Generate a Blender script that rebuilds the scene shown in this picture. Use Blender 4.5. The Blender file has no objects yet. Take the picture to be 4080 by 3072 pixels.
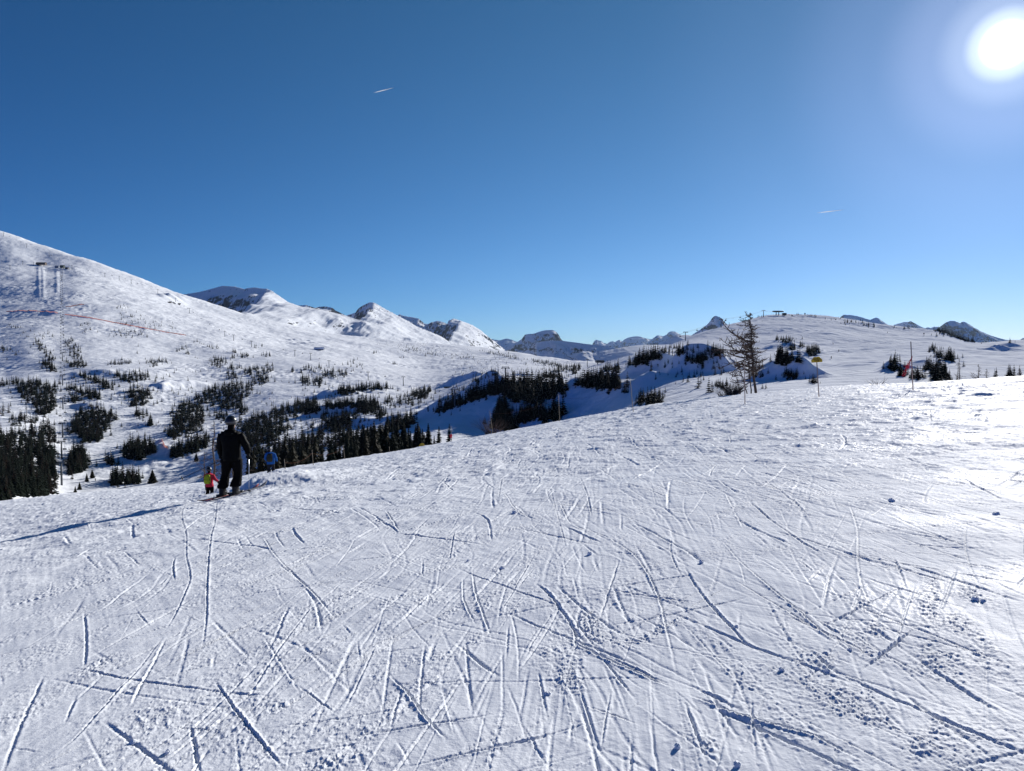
import bpy, math, random
import numpy as np
from mathutils import Vector, Matrix

# ------------------------------------------------------------------ camera, sky, sun, exposure
scene = bpy.context.scene
F = 2808.0                       # focal length in photo pixels (4080 wide)
PITCH = math.atan(96.0 / F)
cam_d = bpy.data.cameras.new('camera')
cam = bpy.data.objects.new('camera', cam_d)
scene.collection.objects.link(cam)
cam_d.sensor_width = 36.0
cam_d.lens = 36.0 * F / 4080.0
cam_d.clip_start = 0.05
cam_d.clip_end = 80000.0
cam.location = (0, 0, 0)
cam.rotation_euler = (math.radians(90) - PITCH, 0, 0)
scene.camera = cam

SUN_AZ = math.radians(34.6)      # to the right of straight ahead (+Y)
SUN_EL = math.radians(20.0)
SUN = Vector((math.sin(SUN_AZ) * math.cos(SUN_EL), math.cos(SUN_AZ) * math.cos(SUN_EL), math.sin(SUN_EL)))

world = bpy.data.worlds.new('World')
scene.world = world
world.use_nodes = True
nt = world.node_tree
nt.nodes.clear()
wo = nt.nodes.new('ShaderNodeOutputWorld')
bg = nt.nodes.new('ShaderNodeBackground')
sky = nt.nodes.new('ShaderNodeTexSky')
sky.sky_type = 'NISHITA'
sky.sun_disc = False
sky.sun_elevation = SUN_EL
sky.sun_rotation = SUN_AZ
sky.altitude = 2300
sky.air_density = 1.0
sky.dust_density = 0.35
sky.ozone_density = 2.0
SKY_GRADE = ((0.228, 1.30, 1.56), (0.605, 1.06, 0.63), (1.68, 1.222, -0.02))   # gain, contrast, rise toward the sun
hs = nt.nodes.new('ShaderNodeHueSaturation')
hs.inputs['Saturation'].default_value = 1.0
hs.inputs['Value'].default_value = 1.0
nt.links.new(sky.outputs[0], hs.inputs['Color'])
# the blown-out sun and its aureole, placed in the sky by direction
tc = nt.nodes.new('ShaderNodeTexCoord')
dp = nt.nodes.new('ShaderNodeVectorMath'); dp.operation = 'DOT_PRODUCT'
dp.inputs[1].default_value = SUN
nt.links.new(tc.outputs['Generated'], dp.inputs[0])
ac = nt.nodes.new('ShaderNodeMath'); ac.operation = 'ARCCOSINE'
nt.links.new(dp.outputs['Value'], ac.inputs[0])
ramp = nt.nodes.new('ShaderNodeValToRGB')
mr = nt.nodes.new('ShaderNodeMapRange')
mr.inputs['From Max'].default_value = math.radians(24)
nt.links.new(ac.outputs[0], mr.inputs['Value'])
nt.links.new(mr.outputs[0], ramp.inputs[0])
el = ramp.color_ramp.elements
el[0].position = 0.0; el[0].color = (30, 30, 30, 1)
el[1].position = 1.0; el[1].color = (0, 0, 0, 1)
for p_, c_ in ((0.04, (26, 26, 26)), (0.066, (11, 11, 11.4)), (0.10, (5.0, 4.9, 5.8)), (0.17, (2.6, 2.5, 3.5)), (0.32, (1.0, 1.0, 1.6)), (0.6, (0.22, 0.24, 0.4))):
    e = el.new(p_); e.color = (*c_, 1)
ramp.color_ramp.interpolation = 'EASE'
addn = nt.nodes.new('ShaderNodeMixRGB'); addn.blend_type = 'ADD'; addn.inputs[0].default_value = 1.0
# grade the sky as the phone camera did (per channel gain and contrast)
BGS = 0.055
sc_ = nt.nodes.new('ShaderNodeSeparateColor'); cc_ = nt.nodes.new('ShaderNodeCombineColor')
nt.links.new(hs.outputs[0], sc_.inputs[0])
for k_, (gain, gam, fwd) in enumerate(SKY_GRADE):
    m1 = nt.nodes.new('ShaderNodeMath'); m1.operation = 'MULTIPLY'; m1.inputs[1].default_value = BGS
    m2 = nt.nodes.new('ShaderNodeMath'); m2.operation = 'POWER'; m2.inputs[1].default_value = gam
    m3 = nt.nodes.new('ShaderNodeMath'); m3.operation = 'MULTIPLY'; m3.inputs[1].default_value = gain / BGS
    nt.links.new(sc_.outputs[k_], m1.inputs[0]); nt.links.new(m1.outputs[0], m2.inputs[0]); nt.links.new(m2.outputs[0], m3.inputs[0])
    m4 = nt.nodes.new('ShaderNodeMath'); m4.operation = 'POWER'; m4.inputs[0].default_value = math.exp(fwd); nt.links.new(dp.outputs['Value'], m4.inputs[1])
    m5 = nt.nodes.new('ShaderNodeMath'); m5.operation = 'MULTIPLY'; nt.links.new(m3.outputs[0], m5.inputs[0]); nt.links.new(m4.outputs[0], m5.inputs[1])
    nt.links.new(m5.outputs[0], cc_.inputs[k_])
nt.links.new(cc_.outputs[0], addn.inputs[1])
nt.links.new(ramp.outputs[0], addn.inputs[2])
nt.links.new(addn.outputs[0], bg.inputs['Color'])
bg.inputs['Strength'].default_value = 0.05
nt.links.new(bg.outputs[0], wo.inputs['Surface'])

sl = bpy.data.lights.new('sun', 'SUN')
sl.energy = 5.0
sl.angle = math.radians(0.5)
sl.color = (1.0, 0.965, 0.92)
so = bpy.data.objects.new('sun', sl)
scene.collection.objects.link(so)
so.rotation_euler = SUN.to_track_quat('Z', 'Y').to_euler()
so.location = (0, 0, 300)

scene.view_settings.view_transform = 'Standard'
scene.view_settings.look = 'None'
scene.view_settings.exposure = 0.31
scene.view_settings.gamma = 1.0
scene.render.film_transparent = False
scene.cycles.max_bounces = 5
scene.cycles.diffuse_bounces = 3
scene.cycles.volume_bounces = 0

COL = scene.collection
random.seed(7)
rng = np.random.default_rng(11)

# ------------------------------------------------------------------ helpers
def ray(px, py):
    """direction with y = 1 for a pixel of the 4080-wide photo"""
    x = (px - 2040.0) / F; v = -(py - 1536.0) / F
    c, s = math.cos(PITCH), math.sin(PITCH)
    y = c + v * s
    z = -s + v * c
    return x / y, z / y

def at(px, py, Y):
    x, z = ray(px, py)
    return Vector((x * Y, Y, z * Y))

_gt = np.random.default_rng(77).random((512, 512)).astype(np.float32) * np.float32(2 * np.pi)
_gx, _gy = np.cos(_gt).ravel(), np.sin(_gt).ravel()
def perlin(x, y, seed=0):
    x = np.asarray(x); y = np.asarray(y)
    x0 = np.floor(x); y0 = np.floor(y)
    fx = (x - x0).astype(np.float32); fy = (y - y0).astype(np.float32)
    ix = x0.astype(np.int32) + seed * 37; iy = y0.astype(np.int32) + seed * 61
    ux = fx * fx * fx * (fx * (fx * 6 - 15) + 10); uy = fy * fy * fy * (fy * (fy * 6 - 15) + 10)
    i0, i1, j0, j1 = (ix & 511) << 9, ((ix + 1) & 511) << 9, iy & 511, (iy + 1) & 511
    def g(k, dx, dy): return _gx[k] * dx + _gy[k] * dy
    a = g(i0 + j0, fx, fy); b = g(i1 + j0, fx - 1, fy); c = g(i0 + j1, fx, fy - 1); d = g(i1 + j1, fx - 1, fy - 1)
    a += (b - a) * ux; c += (d - c) * ux
    return 1.5 * (a + (c - a) * uy)

def fbm(x, y, octs=4, seed=0, gain=0.5, ridged=False):
    s = np.zeros(np.shape(x), np.float32); a = 1.0; f = 1.0; t = 0
    for o in range(octs):
        n = perlin(x * f + 13.7 * o, y * f - 7.3 * o, seed + o)
        if ridged: n = 1 - 2 * np.abs(n)
        s += a * n; t += a; a *= gain; f *= 2.03
    return s / t

def sstep(a, b, x):
    t = np.clip((x - a) / (b - a), 0, 1)
    return t * t * (3 - 2 * t)

def pchip(xk, yk, x):
    """monotone cubic through knots; yk may carry extra trailing axes"""
    xk = np.asarray(xk, float); yk = np.asarray(yk, float)
    ex = (slice(None),) + (None,) * (yk.ndim - 1)
    h = np.diff(xk)[ex]; d = np.diff(yk, axis=0) / h
    m = np.zeros_like(yk)
    if len(xk) > 2:
        a, b = d[:-1], d[1:]; ok = a * b > 0
        w1 = 2 * h[1:] + h[:-1]; w2 = h[1:] + 2 * h[:-1]
        m[1:-1] = np.where(ok, (w1 + w2) / (w1 / np.where(ok, a, 1) + w2 / np.where(ok, b, 1)), 0)
    m[0] = d[0]; m[-1] = d[-1]
    x = np.clip(x, xk[0], xk[-1])
    i = np.clip(np.searchsorted(xk, x) - 1, 0, len(xk) - 2)
    hh = h[i]; t = (x - xk[i])[ex] / hh
    return ((2 * t**3 - 3 * t**2 + 1) * yk[i] + (t**3 - 2 * t**2 + t) * hh * m[i]
            + (-2 * t**3 + 3 * t**2) * yk[i + 1] + (t**3 - t**2) * hh * m[i + 1])

class Grid:
    """dense table over (u = x/y, v = log y), read bilinearly"""
    def __init__(s, u, v, z): s.u, s.v, s.z = u, v, z
    def __call__(s, u, v):
        a = np.clip((u - s.u[0]) / (s.u[1] - s.u[0]), 0, len(s.u) - 1.001)
        b = np.clip((v - s.v[0]) / (s.v[1] - s.v[0]), 0, len(s.v) - 1.001)
        i = a.astype(int); j = b.astype(int); fa = a - i; fb = b - j
        z = s.z
        return (z[i, j] * (1 - fa) + z[i + 1, j] * fa) * (1 - fb) + (z[i, j + 1] * (1 - fa) + z[i + 1, j + 1] * fa) * fb

def blur(z, n, axis):
    k = np.hanning(2 * n + 3)[1:-1]; k /= k.sum()
    zp = np.pad(z, [(n, n) if a == axis else (0, 0) for a in (0, 1)], mode='edge')
    return np.apply_along_axis(lambda r: np.convolve(r, k, 'valid'), axis, zp)

def tag(o, label=None, cat=None, group=None, kind=None):
    if label: o['label'] = label
    if cat: o['category'] = cat
    if group: o['group'] = group
    if kind: o['kind'] = kind
    return o

def link(name, me, parent=None):
    o = bpy.data.objects.new(name, me); COL.objects.link(o)
    if parent is not None: o.parent = parent
    return o

def empty(name, loc, rz=0.0):
    o = bpy.data.objects.new(name, None); COL.objects.link(o)
    o.location = loc; o.rotation_euler = (0, 0, rz); o.empty_display_size = 0.2
    return o

def grid_mesh(name, X, Y, Z, closed=False, smooth=True):
    n, m = X.shape
    co = np.empty((n * m, 3), np.float32)
    co[:, 0] = X.ravel(); co[:, 1] = Y.ravel(); co[:, 2] = Z.ravel()
    I = np.arange(n if closed else n - 1); J = np.arange(m - 1)
    a = (I[:, None] * m + J[None, :]).ravel()
    b = (((I + 1) % n)[:, None] * m + J[None, :]).ravel()
    q = np.stack([a, b, b + 1, a + 1], 1).astype(np.int32)
    return np_mesh(name, co, q, smooth)

def np_mesh(name, co, q, smooth=True, mat=None):
    me = bpy.data.meshes.new(name)
    k = q.shape[1]
    me.vertices.add(len(co)); me.vertices.foreach_set('co', np.asarray(co, np.float32).ravel())
    me.loops.add(q.size); me.loops.foreach_set('vertex_index', q.astype(np.int32).ravel())
    me.polygons.add(len(q)); me.polygons.foreach_set('loop_start', np.arange(0, q.size, k, dtype=np.int32))
    if mat is not None: me.polygons.foreach_set('material_index', mat.astype(np.int32))
    me.update(calc_edges=True)
    me.polygons.foreach_set('use_smooth', np.full(len(q), smooth))
    me.validate()
    return me

class MB:
    def __init__(s): s.v = []; s.f = []; s.m = []
    def add(s, v, f, m=0):
        o = len(s.v); s.v += [tuple(p) for p in v]; s.f += [tuple(i + o for i in q) for q in f]; s.m += [m] * len(f)
    def box(s, c, d, m=0, R=None):
        v = []
        for x in (-1, 1):
            for y in (-1, 1):
                for z in (-1, 1):
                    p = Vector((x * d[0] / 2, y * d[1] / 2, z * d[2] / 2))
                    if R is not None: p = R @ p
                    v.append(p + Vector(c))
        s.add(v, [(0, 1, 3, 2), (4, 6, 7, 5), (0, 4, 5, 1), (2, 3, 7, 6), (0, 2, 6, 4), (1, 5, 7, 3)], m)
    def tube(s, pts, rad, n=6, m=0, cap=True, flat=1.0):
        pts = [Vector(p) for p in pts]
        if not hasattr(rad, '__len__'): rad = [rad] * len(pts)
        v = []; f = []; up = None
        for i, p in enumerate(pts):
            t = (pts[min(i + 1, len(pts) - 1)] - pts[max(i - 1, 0)])
            if t.length < 1e-9: t = Vector((0, 0, 1))
            t.normalize()
            if up is None: up = Vector((0, 0, 1)) if abs(t.z) < 0.9 else Vector((1, 0, 0))
            a = t.cross(up)
            if a.length < 1e-6: a = t.orthogonal()
            a.normalize(); b = a.cross(t); up = b
            for k in range(n):
                w = 2 * math.pi * k / n
                v.append(p + (a * math.cos(w) + b * math.sin(w) * flat) * rad[i])
        for i in range(len(pts) - 1):
            for k in range(n):
                q = i * n + k; r = i * n + (k + 1) % n
                f.append((q, r, r + n, q + n))
        if cap:
            f.append(tuple(range(n))[::-1]); f.append(tuple(range((len(pts) - 1) * n, len(pts) * n)))
        s.add(v, f, m)
    def loft(s, rings, m=0, cap=True):
        n = len(rings[0]); v = [p for r in rings for p in r]; f = []
        for i in range(len(rings) - 1):
            for k in range(n):
                q = i * n + k; r = i * n + (k + 1) % n
                f.append((q, r, r + n, q + n))
        if cap:
            f.append(tuple(range(n))[::-1]); f.append(tuple(range((len(rings) - 1) * n, len(rings) * n)))
        s.add(v, f, m)
    def ball(s, c, r, m=0, n=10, k=7):
        if not hasattr(r, '__len__'): r = (r, r, r)
        rings = []
        for i in range(k):
            a = math.pi * (i + 0.02) / (k - 1 + 0.04) - math.pi / 2
            rings.append([(c[0] + r[0] * math.cos(a) * math.cos(2 * math.pi * j / n), c[1] + r[1] * math.cos(a) * math.sin(2 * math.pi * j / n), c[2] + r[2] * math.sin(a)) for j in range(n)])
        s.loft(rings, m)
    def build(s, name, mats, parent=None, smooth=True):
        me = bpy.data.meshes.new(name)
        me.from_pydata([tuple(v) for v in s.v], [], s.f)
        if not isinstance(mats, (list, tuple)): mats = [mats]
        for mt in mats: me.materials.append(mt)
        me.polygons.foreach_set('material_index', np.array(s.m, np.int32))
        me.polygons.foreach_set('use_smooth', np.full(len(s.f), smooth))
        me.update()
        return link(name, me, parent)

# ------------------------------------------------------------------ materials
def mat_basic(name, col, rough=0.6, metal=0.0, var=0.15, scale=8.0, spec=0.4, bump=0.0):
    m = bpy.data.materials.new(name); m.use_nodes = True
    t = m.node_tree; b = t.nodes['Principled BSDF']
    n = t.nodes.new('ShaderNodeTexNoise'); n.inputs['Scale'].default_value = scale; n.inputs['Detail'].default_value = 4
    tcx = t.nodes.new('ShaderNodeTexCoord'); t.links.new(tcx.outputs['Object'], n.inputs['Vector'])
    mx = t.nodes.new('ShaderNodeMixRGB')
    mx.inputs[1].default_value = (*[c * (1 - var) for c in col], 1)
    mx.inputs[2].default_value = (*[min(1, c * (1 + var)) for c in col], 1)
    t.links.new(n.outputs['Fac'], mx.inputs[0]); t.links.new(mx.outputs[0], b.inputs['Base Color'])
    b.inputs['Roughness'].default_value = rough; b.inputs['Metallic'].default_value = metal
    b.inputs['Specular IOR Level'].default_value = spec
    if bump:
        bp = t.nodes.new('ShaderNodeBump'); bp.inputs['Strength'].default_value = 0.5; bp.inputs['Distance'].default_value = bump
        t.links.new(n.outputs['Fac'], bp.inputs['Height']); t.links.new(bp.outputs[0], b.inputs['Normal'])
    return m

def snow_material(name, near):
    m = bpy.data.materials.new(name); m.use_nodes = True
    t = m.node_tree; b = t.nodes['Principled BSDF']; N = t.nodes.new; L = t.links.new
    tcx = N('ShaderNodeTexCoord')
    def noise(scale, det=4, rough=0.55):
        n = N('ShaderNodeTexNoise'); n.inputs['Scale'].default_value = scale; n.inputs['Detail'].default_value = det
        n.inputs['Roughness'].default_value = rough; L(tcx.outputs['Object'], n.inputs['Vector']); return n
    b.inputs['Base Color'].default_value = (0.84, 0.86, 0.89, 1)
    prev = None
    layers = ((28.0, 0.010, 0.4), (110.0, 0.004, 0.4)) if near else ((0.11, 2.4, 0.7), (0.34, 0.6, 0.55), (0.02, 6.0, 0.4))
    for sc, dist, st in layers:
        n = noise(sc, 5)
        bp = N('ShaderNodeBump'); bp.inputs['Strength'].default_value = st; bp.inputs['Distance'].default_value = dist
        L(n.outputs['Fac'], bp.inputs['Height'])
        if not near and sc > .05:
            nm = noise(0.0045, 3); rm = N('ShaderNodeMapRange'); rm.inputs['From Min'].default_value = 0.40; rm.inputs['From Max'].default_value = 0.62; rm.inputs['To Min'].default_value = 0.22; rm.inputs['To Max'].default_value = st
            L(nm.outputs['Fac'], rm.inputs['Value']); L(rm.outputs[0], bp.inputs['Strength'])
        if prev is not None: L(prev.outputs[0], bp.inputs['Normal'])
        prev = bp
    L(prev.outputs[0], b.inputs['Normal'])
    if near:
        n = noise(0.55, 3); r = N('ShaderNodeMapRange'); r.inputs['From Min'].default_value = 0.42; r.inputs['From Max'].default_value = 0.66
        r.inputs['To Min'].default_value = 0.62; r.inputs['To Max'].default_value = 0.46
        L(n.outputs['Fac'], r.inputs['Value']); L(r.outputs[0], b.inputs['Roughness'])
        q = N('ShaderNodeMapRange'); q.inputs['From Min'].default_value = 0.52; q.inputs['From Max'].default_value = 0.70
        q.inputs['To Min'].default_value = 0.006; q.inputs['To Max'].default_value = 0.014
        L(n.outputs['Fac'], q.inputs['Value']); L(q.outputs[0], b.inputs['Specular IOR Level'])
    else:
        b.inputs['Roughness'].default_value = 0.8; b.inputs['Specular IOR Level'].default_value = 0.0
    return m

def mountain_material(name, rock_amt, rock=(0.065, 0.068, 0.078), scale=0.004):
    """snow on the gentle faces, bare dark rock where the face is steep or wind-swept"""
    m = bpy.data.materials.new(name); m.use_nodes = True
    t = m.node_tree; b = t.nodes['Principled BSDF']; N = t.nodes.new; L = t.links.new
    tcx = N('ShaderNodeTexCoord'); geo = N('ShaderNodeNewGeometry')
    mp = N('ShaderNodeMapping'); mp.inputs['Scale'].default_value = (1, 1, 2.6); L(tcx.outputs['Object'], mp.inputs['Vector'])
    n1 = N('ShaderNodeTexNoise'); n1.inputs['Scale'].default_value = scale; n1.inputs['Detail'].default_value = 9; n1.inputs['Roughness'].default_value = 0.68
    L(mp.outputs[0], n1.inputs['Vector'])
    sp = N('ShaderNodeSeparateXYZ'); L(geo.outputs['True Normal'], sp.inputs[0])
    sl_ = N('ShaderNodeMapRange'); sl_.inputs['From Min'].default_value = 0.95; sl_.inputs['From Max'].default_value = 0.60
    sl_.inputs['To Min'].default_value = -0.16; sl_.inputs['To Max'].default_value = 0.22
    L(sp.outputs['Z'], sl_.inputs['Value'])
    ad = N('ShaderNodeMath'); ad.operation = 'ADD'; L(n1.outputs['Fac'], ad.inputs[0]); L(sl_.outputs[0], ad.inputs[1])
    th = N('ShaderNodeMapRange'); th.inputs['From Min'].default_value = 0.60 - rock_amt; th.inputs['From Max'].default_value = 0.66 - rock_amt
    L(ad.outputs[0], th.inputs['Value'])
    mx = N('ShaderNodeMixRGB'); mx.inputs[1].default_value = (0.84, 0.86, 0.89, 1); mx.inputs[2].default_value = (*rock, 1)
    L(th.outputs[0], mx.inputs[0]); L(mx.outputs[0], b.inputs['Base Color'])
    bp = N('ShaderNodeBump'); bp.inputs['Strength'].default_value = 0.7; bp.inputs['Distance'].default_value = 0.05 / scale
    L(n1.outputs['Fac'], bp.inputs['Height']); L(bp.outputs[0], b.inputs['Normal'])
    b.inputs['Roughness'].default_value = 0.8; b.inputs['Specular IOR Level'].default_value = 0.0
    return m

M_NEAR = snow_material('packed_snow', True)
M_FAR = snow_material('valley_snow', False)
M_BROWNT = mat_basic('bare_larch_far', (0.026, 0.020, 0.016), 0.85, var=0.5, scale=1.2, spec=0.0)
M_NEEDLE = mat_basic('fir_needles', (0.011, 0.016, 0.011), 0.75, var=0.5, scale=1.2, spec=0.03)
M_NEEDLE2 = mat_basic('fir_needles_olive', (0.020, 0.019, 0.011), 0.75, var=0.5, scale=2.0, spec=0.05)
M_BARK = mat_basic('fir_bark', (0.05, 0.038, 0.03), 0.9, var=0.35, scale=4)
M_LARCH = mat_basic('larch_bark', (0.085, 0.062, 0.05), 0.85, var=0.4, scale=3)
M_TWIG = mat_basic('larch_twigs', (0.10, 0.066, 0.048), 0.85, var=0.35, scale=5)
M_STEEL = mat_basic('painted_steel', (0.16, 0.18, 0.20), 0.5, 0.3)
M_DARK = mat_basic('dark_metal', (0.035, 0.037, 0.04), 0.5, 0.2)

# ------------------------------------------------------------------ near ski slope
PA, PB, EYE = 0.0946, -0.0463, 1.65
sag_px = [-500, 0, 400, 800, 1100, 1600, 2040, 2400, 2800, 3250, 3650, 4080, 4600]
sag_Y = [8, 12, 15, 18, 21, 25, 30, 36, 45, 55, 65, 80, 100, 140, 200]
sag = np.array([
    [0, .1, .45, 1.2, 2.1, 2.8, 3.2, 3.2, 3.2, 3.4, 4.4, 8.5, 15, 30, 60],
    [0, .1, .42, 1.1, 1.95, 2.6, 2.95, 2.98, 3.02, 3.15, 3.75, 6.2, 12, 27, 56],
    [0, .04, .16, .55, 1.4, 2.2, 2.6, 2.70, 2.85, 3.10, 3.75, 6.0, 11.5, 26, 55],
    [0, .0, .08, .20, .75, 1.5, 2.15, 2.37, 2.60, 3.08, 3.9, 6.2, 11.5, 25, 54],
    [0, .0, .04, .12, .32, .78, 1.15, 1.52, 2.02, 2.6, 3.3, 5.2, 10, 24, 52],
    [0, .0, .04, .12, .22, .40, .72, 1.05, 1.55, 2.1, 2.6, 4.2, 8.5, 21, 48],
    [0, .0, .02, .06, .10, .20, .36, .55, .85, 1.25, 1.7, 3.0, 7, 19, 46],
    [0, .0, .0, .02, .04, .10, .18, .28, .45, .68, .95, 2.0, 5.5, 17, 44],
    [0, .0, .0, .0, .0, .0, .02, .05, .12, .24, .42, 1.2, 4.5, 15, 40],
    [0, .0, .0, .0, .0, .0, .0, .02, .08, .20, .40, 1.3, 4.5, 14, 36],
    [0, .0, .0, .0, .0, .0, .02, .08, .24, .48, .85, 2.0, 5.5, 15, 36],
    [0, .0, .0, .0, .0, .02, .06, .14, .38, .70, 1.2, 2.8, 6.5, 17, 38],
    [0, .0, .0, .0, .0, .02, .06, .14, .38, .70, 1.2, 2.8, 6.5, 17, 38]])
_u = np.linspace((-500 - 2040) / F, (4600 - 2040) / F, 400)
_v = np.linspace(math.log(8), math.log(200), 500)
_t = pchip(np.log(sag_Y), sag.T, _v)                      # (v, col)
_g = pchip((np.array(sag_px) - 2040) / F, _t.T, _u)       # (u, v)
_g = blur(blur(_g, 10, 0), 8, 1)
SAG = Grid(_u, _v, _g)

def fg_base(x, y):
    x = np.asarray(x, float); y = np.asarray(y, float)
    yy = np.maximum(y, 8.0)
    return -EYE + PA * x + PB * y - SAG(x / yy, np.log(yy)) * sstep(6, 9, y)

def fg(x, y): return float(fg_base(np.array([x]), np.array([y]))[0])

def ground_at(px, Y):
    """point of the near slope under image column px at depth Y"""
    x = (px - 2040) / F * Y
    return Vector((x, Y, fg(x, Y)))

def on_fg(px, py):
    """where the sight line through a photo pixel meets the near slope"""
    dx, dz = ray(px, py)
    Y = np.geomspace(1.5, 90, 1500)
    d = dz * Y - fg_base(dx * Y, Y)
    k = np.argmax(d < 0) if (d < 0).any() else -1
    return dx * Y[k], Y[k]

# radial grid: fine in front of the camera, coarse behind
az = np.concatenate([np.radians(np.linspace(-180, -46, 60, endpoint=False)),
                     np.radians(np.linspace(-46, 46, 1640, endpoint=False)),
                     np.radians(np.linspace(46, 180, 60, endpoint=False))])
NR = 1100
s_ = np.linspace(2.25 ** -0.3, 66 ** -0.3, NR)
rr = np.concatenate([[0.02, 0.6, 1.2, 1.8], s_ ** (-1 / 0.3), np.geomspace(67.5, 190, 60)])
AZ, RR = np.meshgrid(az, rr, indexing='ij')
X = np.sin(AZ) * RR; Y = np.cos(AZ) * RR
Z = fg_base(X, Y)
front = (np.abs(AZ) < math.radians(46.5)) & (RR > 1.5)
far_w = sstep(8, 40, RR)
D = 0.05 * fbm(X / 7, Y / 7, 3, 3) + 0.016 * fbm(X / 0.8, Y / 0.8, 3, 9) * (1 + 1.6 * far_w)
# scraped, streaky texture running down the slope
ca, sa = math.cos(0.12), math.sin(0.12)
Xs = X * ca - Y * sa; Ys = X * sa + Y * ca
streak = fbm(Xs / 0.06, Ys / 1.2, 3, 21)
streak2 = fbm((X * 0.83 + Y * 0.55) / 0.09, (-X * 0.55 + Y * 0.83) / 1.2, 3, 23)
D += (0.0030 * streak + 0.0024 * streak2) * (1 + 1.3 * sstep(4, 16, RR))
patch = fbm(Xs / 0.5, Ys / 1.5, 4, 31)
mask = sstep(0.02, 0.30, patch)
crumb = np.maximum(0, fbm(X / 0.035, Y / 0.04, 3, 41, 0.7) + 0.12)
D += (mask + 0.8 * sstep(6, 18, RR)) * 0.009 * crumb * (1 + 1.5 * far_w)
mask2 = sstep(0.10, 0.35, fbm(X / 1.1 + 4, Y / 1.6, 4, 51))
crumb2 = np.maximum(0, fbm(X / 0.06, Y / 0.07, 4, 61, 0.7) + 0.12)
D += mask2 * 0.011 * crumb2 * (1 + far_w)
# wind-packed ripples and chopped snow farther up, growing toward the edge rope
D += sstep(4, 22, RR) * 0.11 * np.maximum(-0.1, fbm(X / 0.8, Y / 1.3, 4, 71, 0.6)) + far_w * 0.05 * fbm(X / 3.0, Y / 3.0, 2, 75) + sstep(6, 20, RR) * 0.035 * np.maximum(-.05, fbm(X / 0.55 + Y / 3, Y / 0.28, 3, 85, .6))
edge = np.exp(-((X / np.maximum(Y, 1) - (2560 - 2040) / F) / 0.13) ** 2) * sstep(28, 42, Y) * (1 - sstep(70, 90, Y))
D += edge * 0.20 * np.maximum(0, fbm(X / 0.9, Y / 1.6, 3, 77) + 0.05)
redge = sstep(0.5, 0.62, X / np.maximum(Y, 1)) * sstep(20, 26, Y) * (1 - sstep(44, 50, Y))
D += redge * 0.22 * np.maximum(-0.1, fbm(X / 2.6 + Y / 5.0, Y / 1.1, 3, 79))

# grooves
ci = lambda a: np.searchsorted(az, a)
lo_i, hi_i = ci(math.radians(-46)), ci(math.radians(46))
def carve(pts, depth, width, berm=0.5, rough=0.4, side=1, seed=0, chop=0.0):
    """press a ski track into the snow: a groove with a crumbly ridge thrown to one side"""
    pts = np.array(pts, float)
    seg = np.hypot(*np.diff(pts, axis=0).T); s = np.concatenate([[0], np.cumsum(seg)])
    if s[-1] < 0.05: return
    for k in range(len(pts) - 1):
        p, q = pts[k], pts[k + 1]
        d = q - p; L_ = np.hypot(*d)
        if L_ < 1e-4: continue
        d /= L_; nrm = np.array([-d[1], d[0]]); w = width * 3.2
        box = np.array([p + nrm * w, p - nrm * w, q + nrm * w, q - nrm * w])
        if (box[:, 1] < 0.2).any(): continue
        a_ = np.arctan2(box[:, 0], box[:, 1]); r_ = np.hypot(box[:, 0], box[:, 1])
        i0, i1 = ci(a_.min()), ci(a_.max()) + 1
        j0, j1 = np.searchsorted(rr, r_.min() * 0.98), np.searchsorted(rr, r_.max() * 1.01) + 1
        i0 = max(i0, lo_i); i1 = min(i1, hi_i); j1 = min(j1, len(rr)); j0 = max(j0, 4)
        if i1 <= i0 or j1 <= j0: continue
        xs = X[i0:i1, j0:j1] - p[0]; ys = Y[i0:i1, j0:j1] - p[1]
        t = xs * d[0] + ys * d[1]
        inside = (t >= 0) & (t < L_)
        if not inside.any(): continue
        n = xs * nrm[0] + ys * nrm[1]
        st = s[k] + t
        n = n + rough * width * (0.3 * perlin(st / (width * 4), np.full_like(st, seed * 1.7), seed) + 0.3 * perlin(xs / (width * .7), ys / (width * .7), seed + 1))
        fade = sstep(0, 0.25 + 0.1 * s[-1], st) * sstep(0, 0.25 + 0.1 * s[-1], s[-1] - st)
        mod = fade * (0.75 + 0.5 * perlin(st / 0.6, np.full_like(st, seed * 3.1), seed + 5))
        g = -depth * np.clip(1.15 * (1 - (n / (width * 0.5)) ** 2), 0, 1)
        nb = (n * side - width * 0.85) / (width * 0.45)
        lump = 0.55 + 0.9 * np.maximum(0, perlin(X[i0:i1, j0:j1] / 0.02, Y[i0:i1, j0:j1] / 0.02, seed + 9))
        g = g + depth * berm * np.exp(-nb ** 2) * lump
        if chop:
            g = g + chop * np.exp(-(n / (width * 1.2)) ** 2) * np.maximum(0, fbm(X[i0:i1, j0:j1] / 0.030, Y[i0:i1, j0:j1] / 0.036, 3, seed + 3, 0.75) + 0.24)
        D[i0:i1, j0:j1] += np.where(inside, g * mod, 0)

def spline(pts, step=0.25):
    pts = np.array(pts, float)
    if len(pts) < 2: return pts
    s = np.concatenate([[0], np.cumsum(np.hypot(*np.diff(pts, axis=0).T))])
    n = max(2, int(s[-1] / step))
    return pchip(s, pts, np.linspace(0, s[-1], n)) if len(pts) > 2 else np.linspace(pts[0], pts[1], n)

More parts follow.
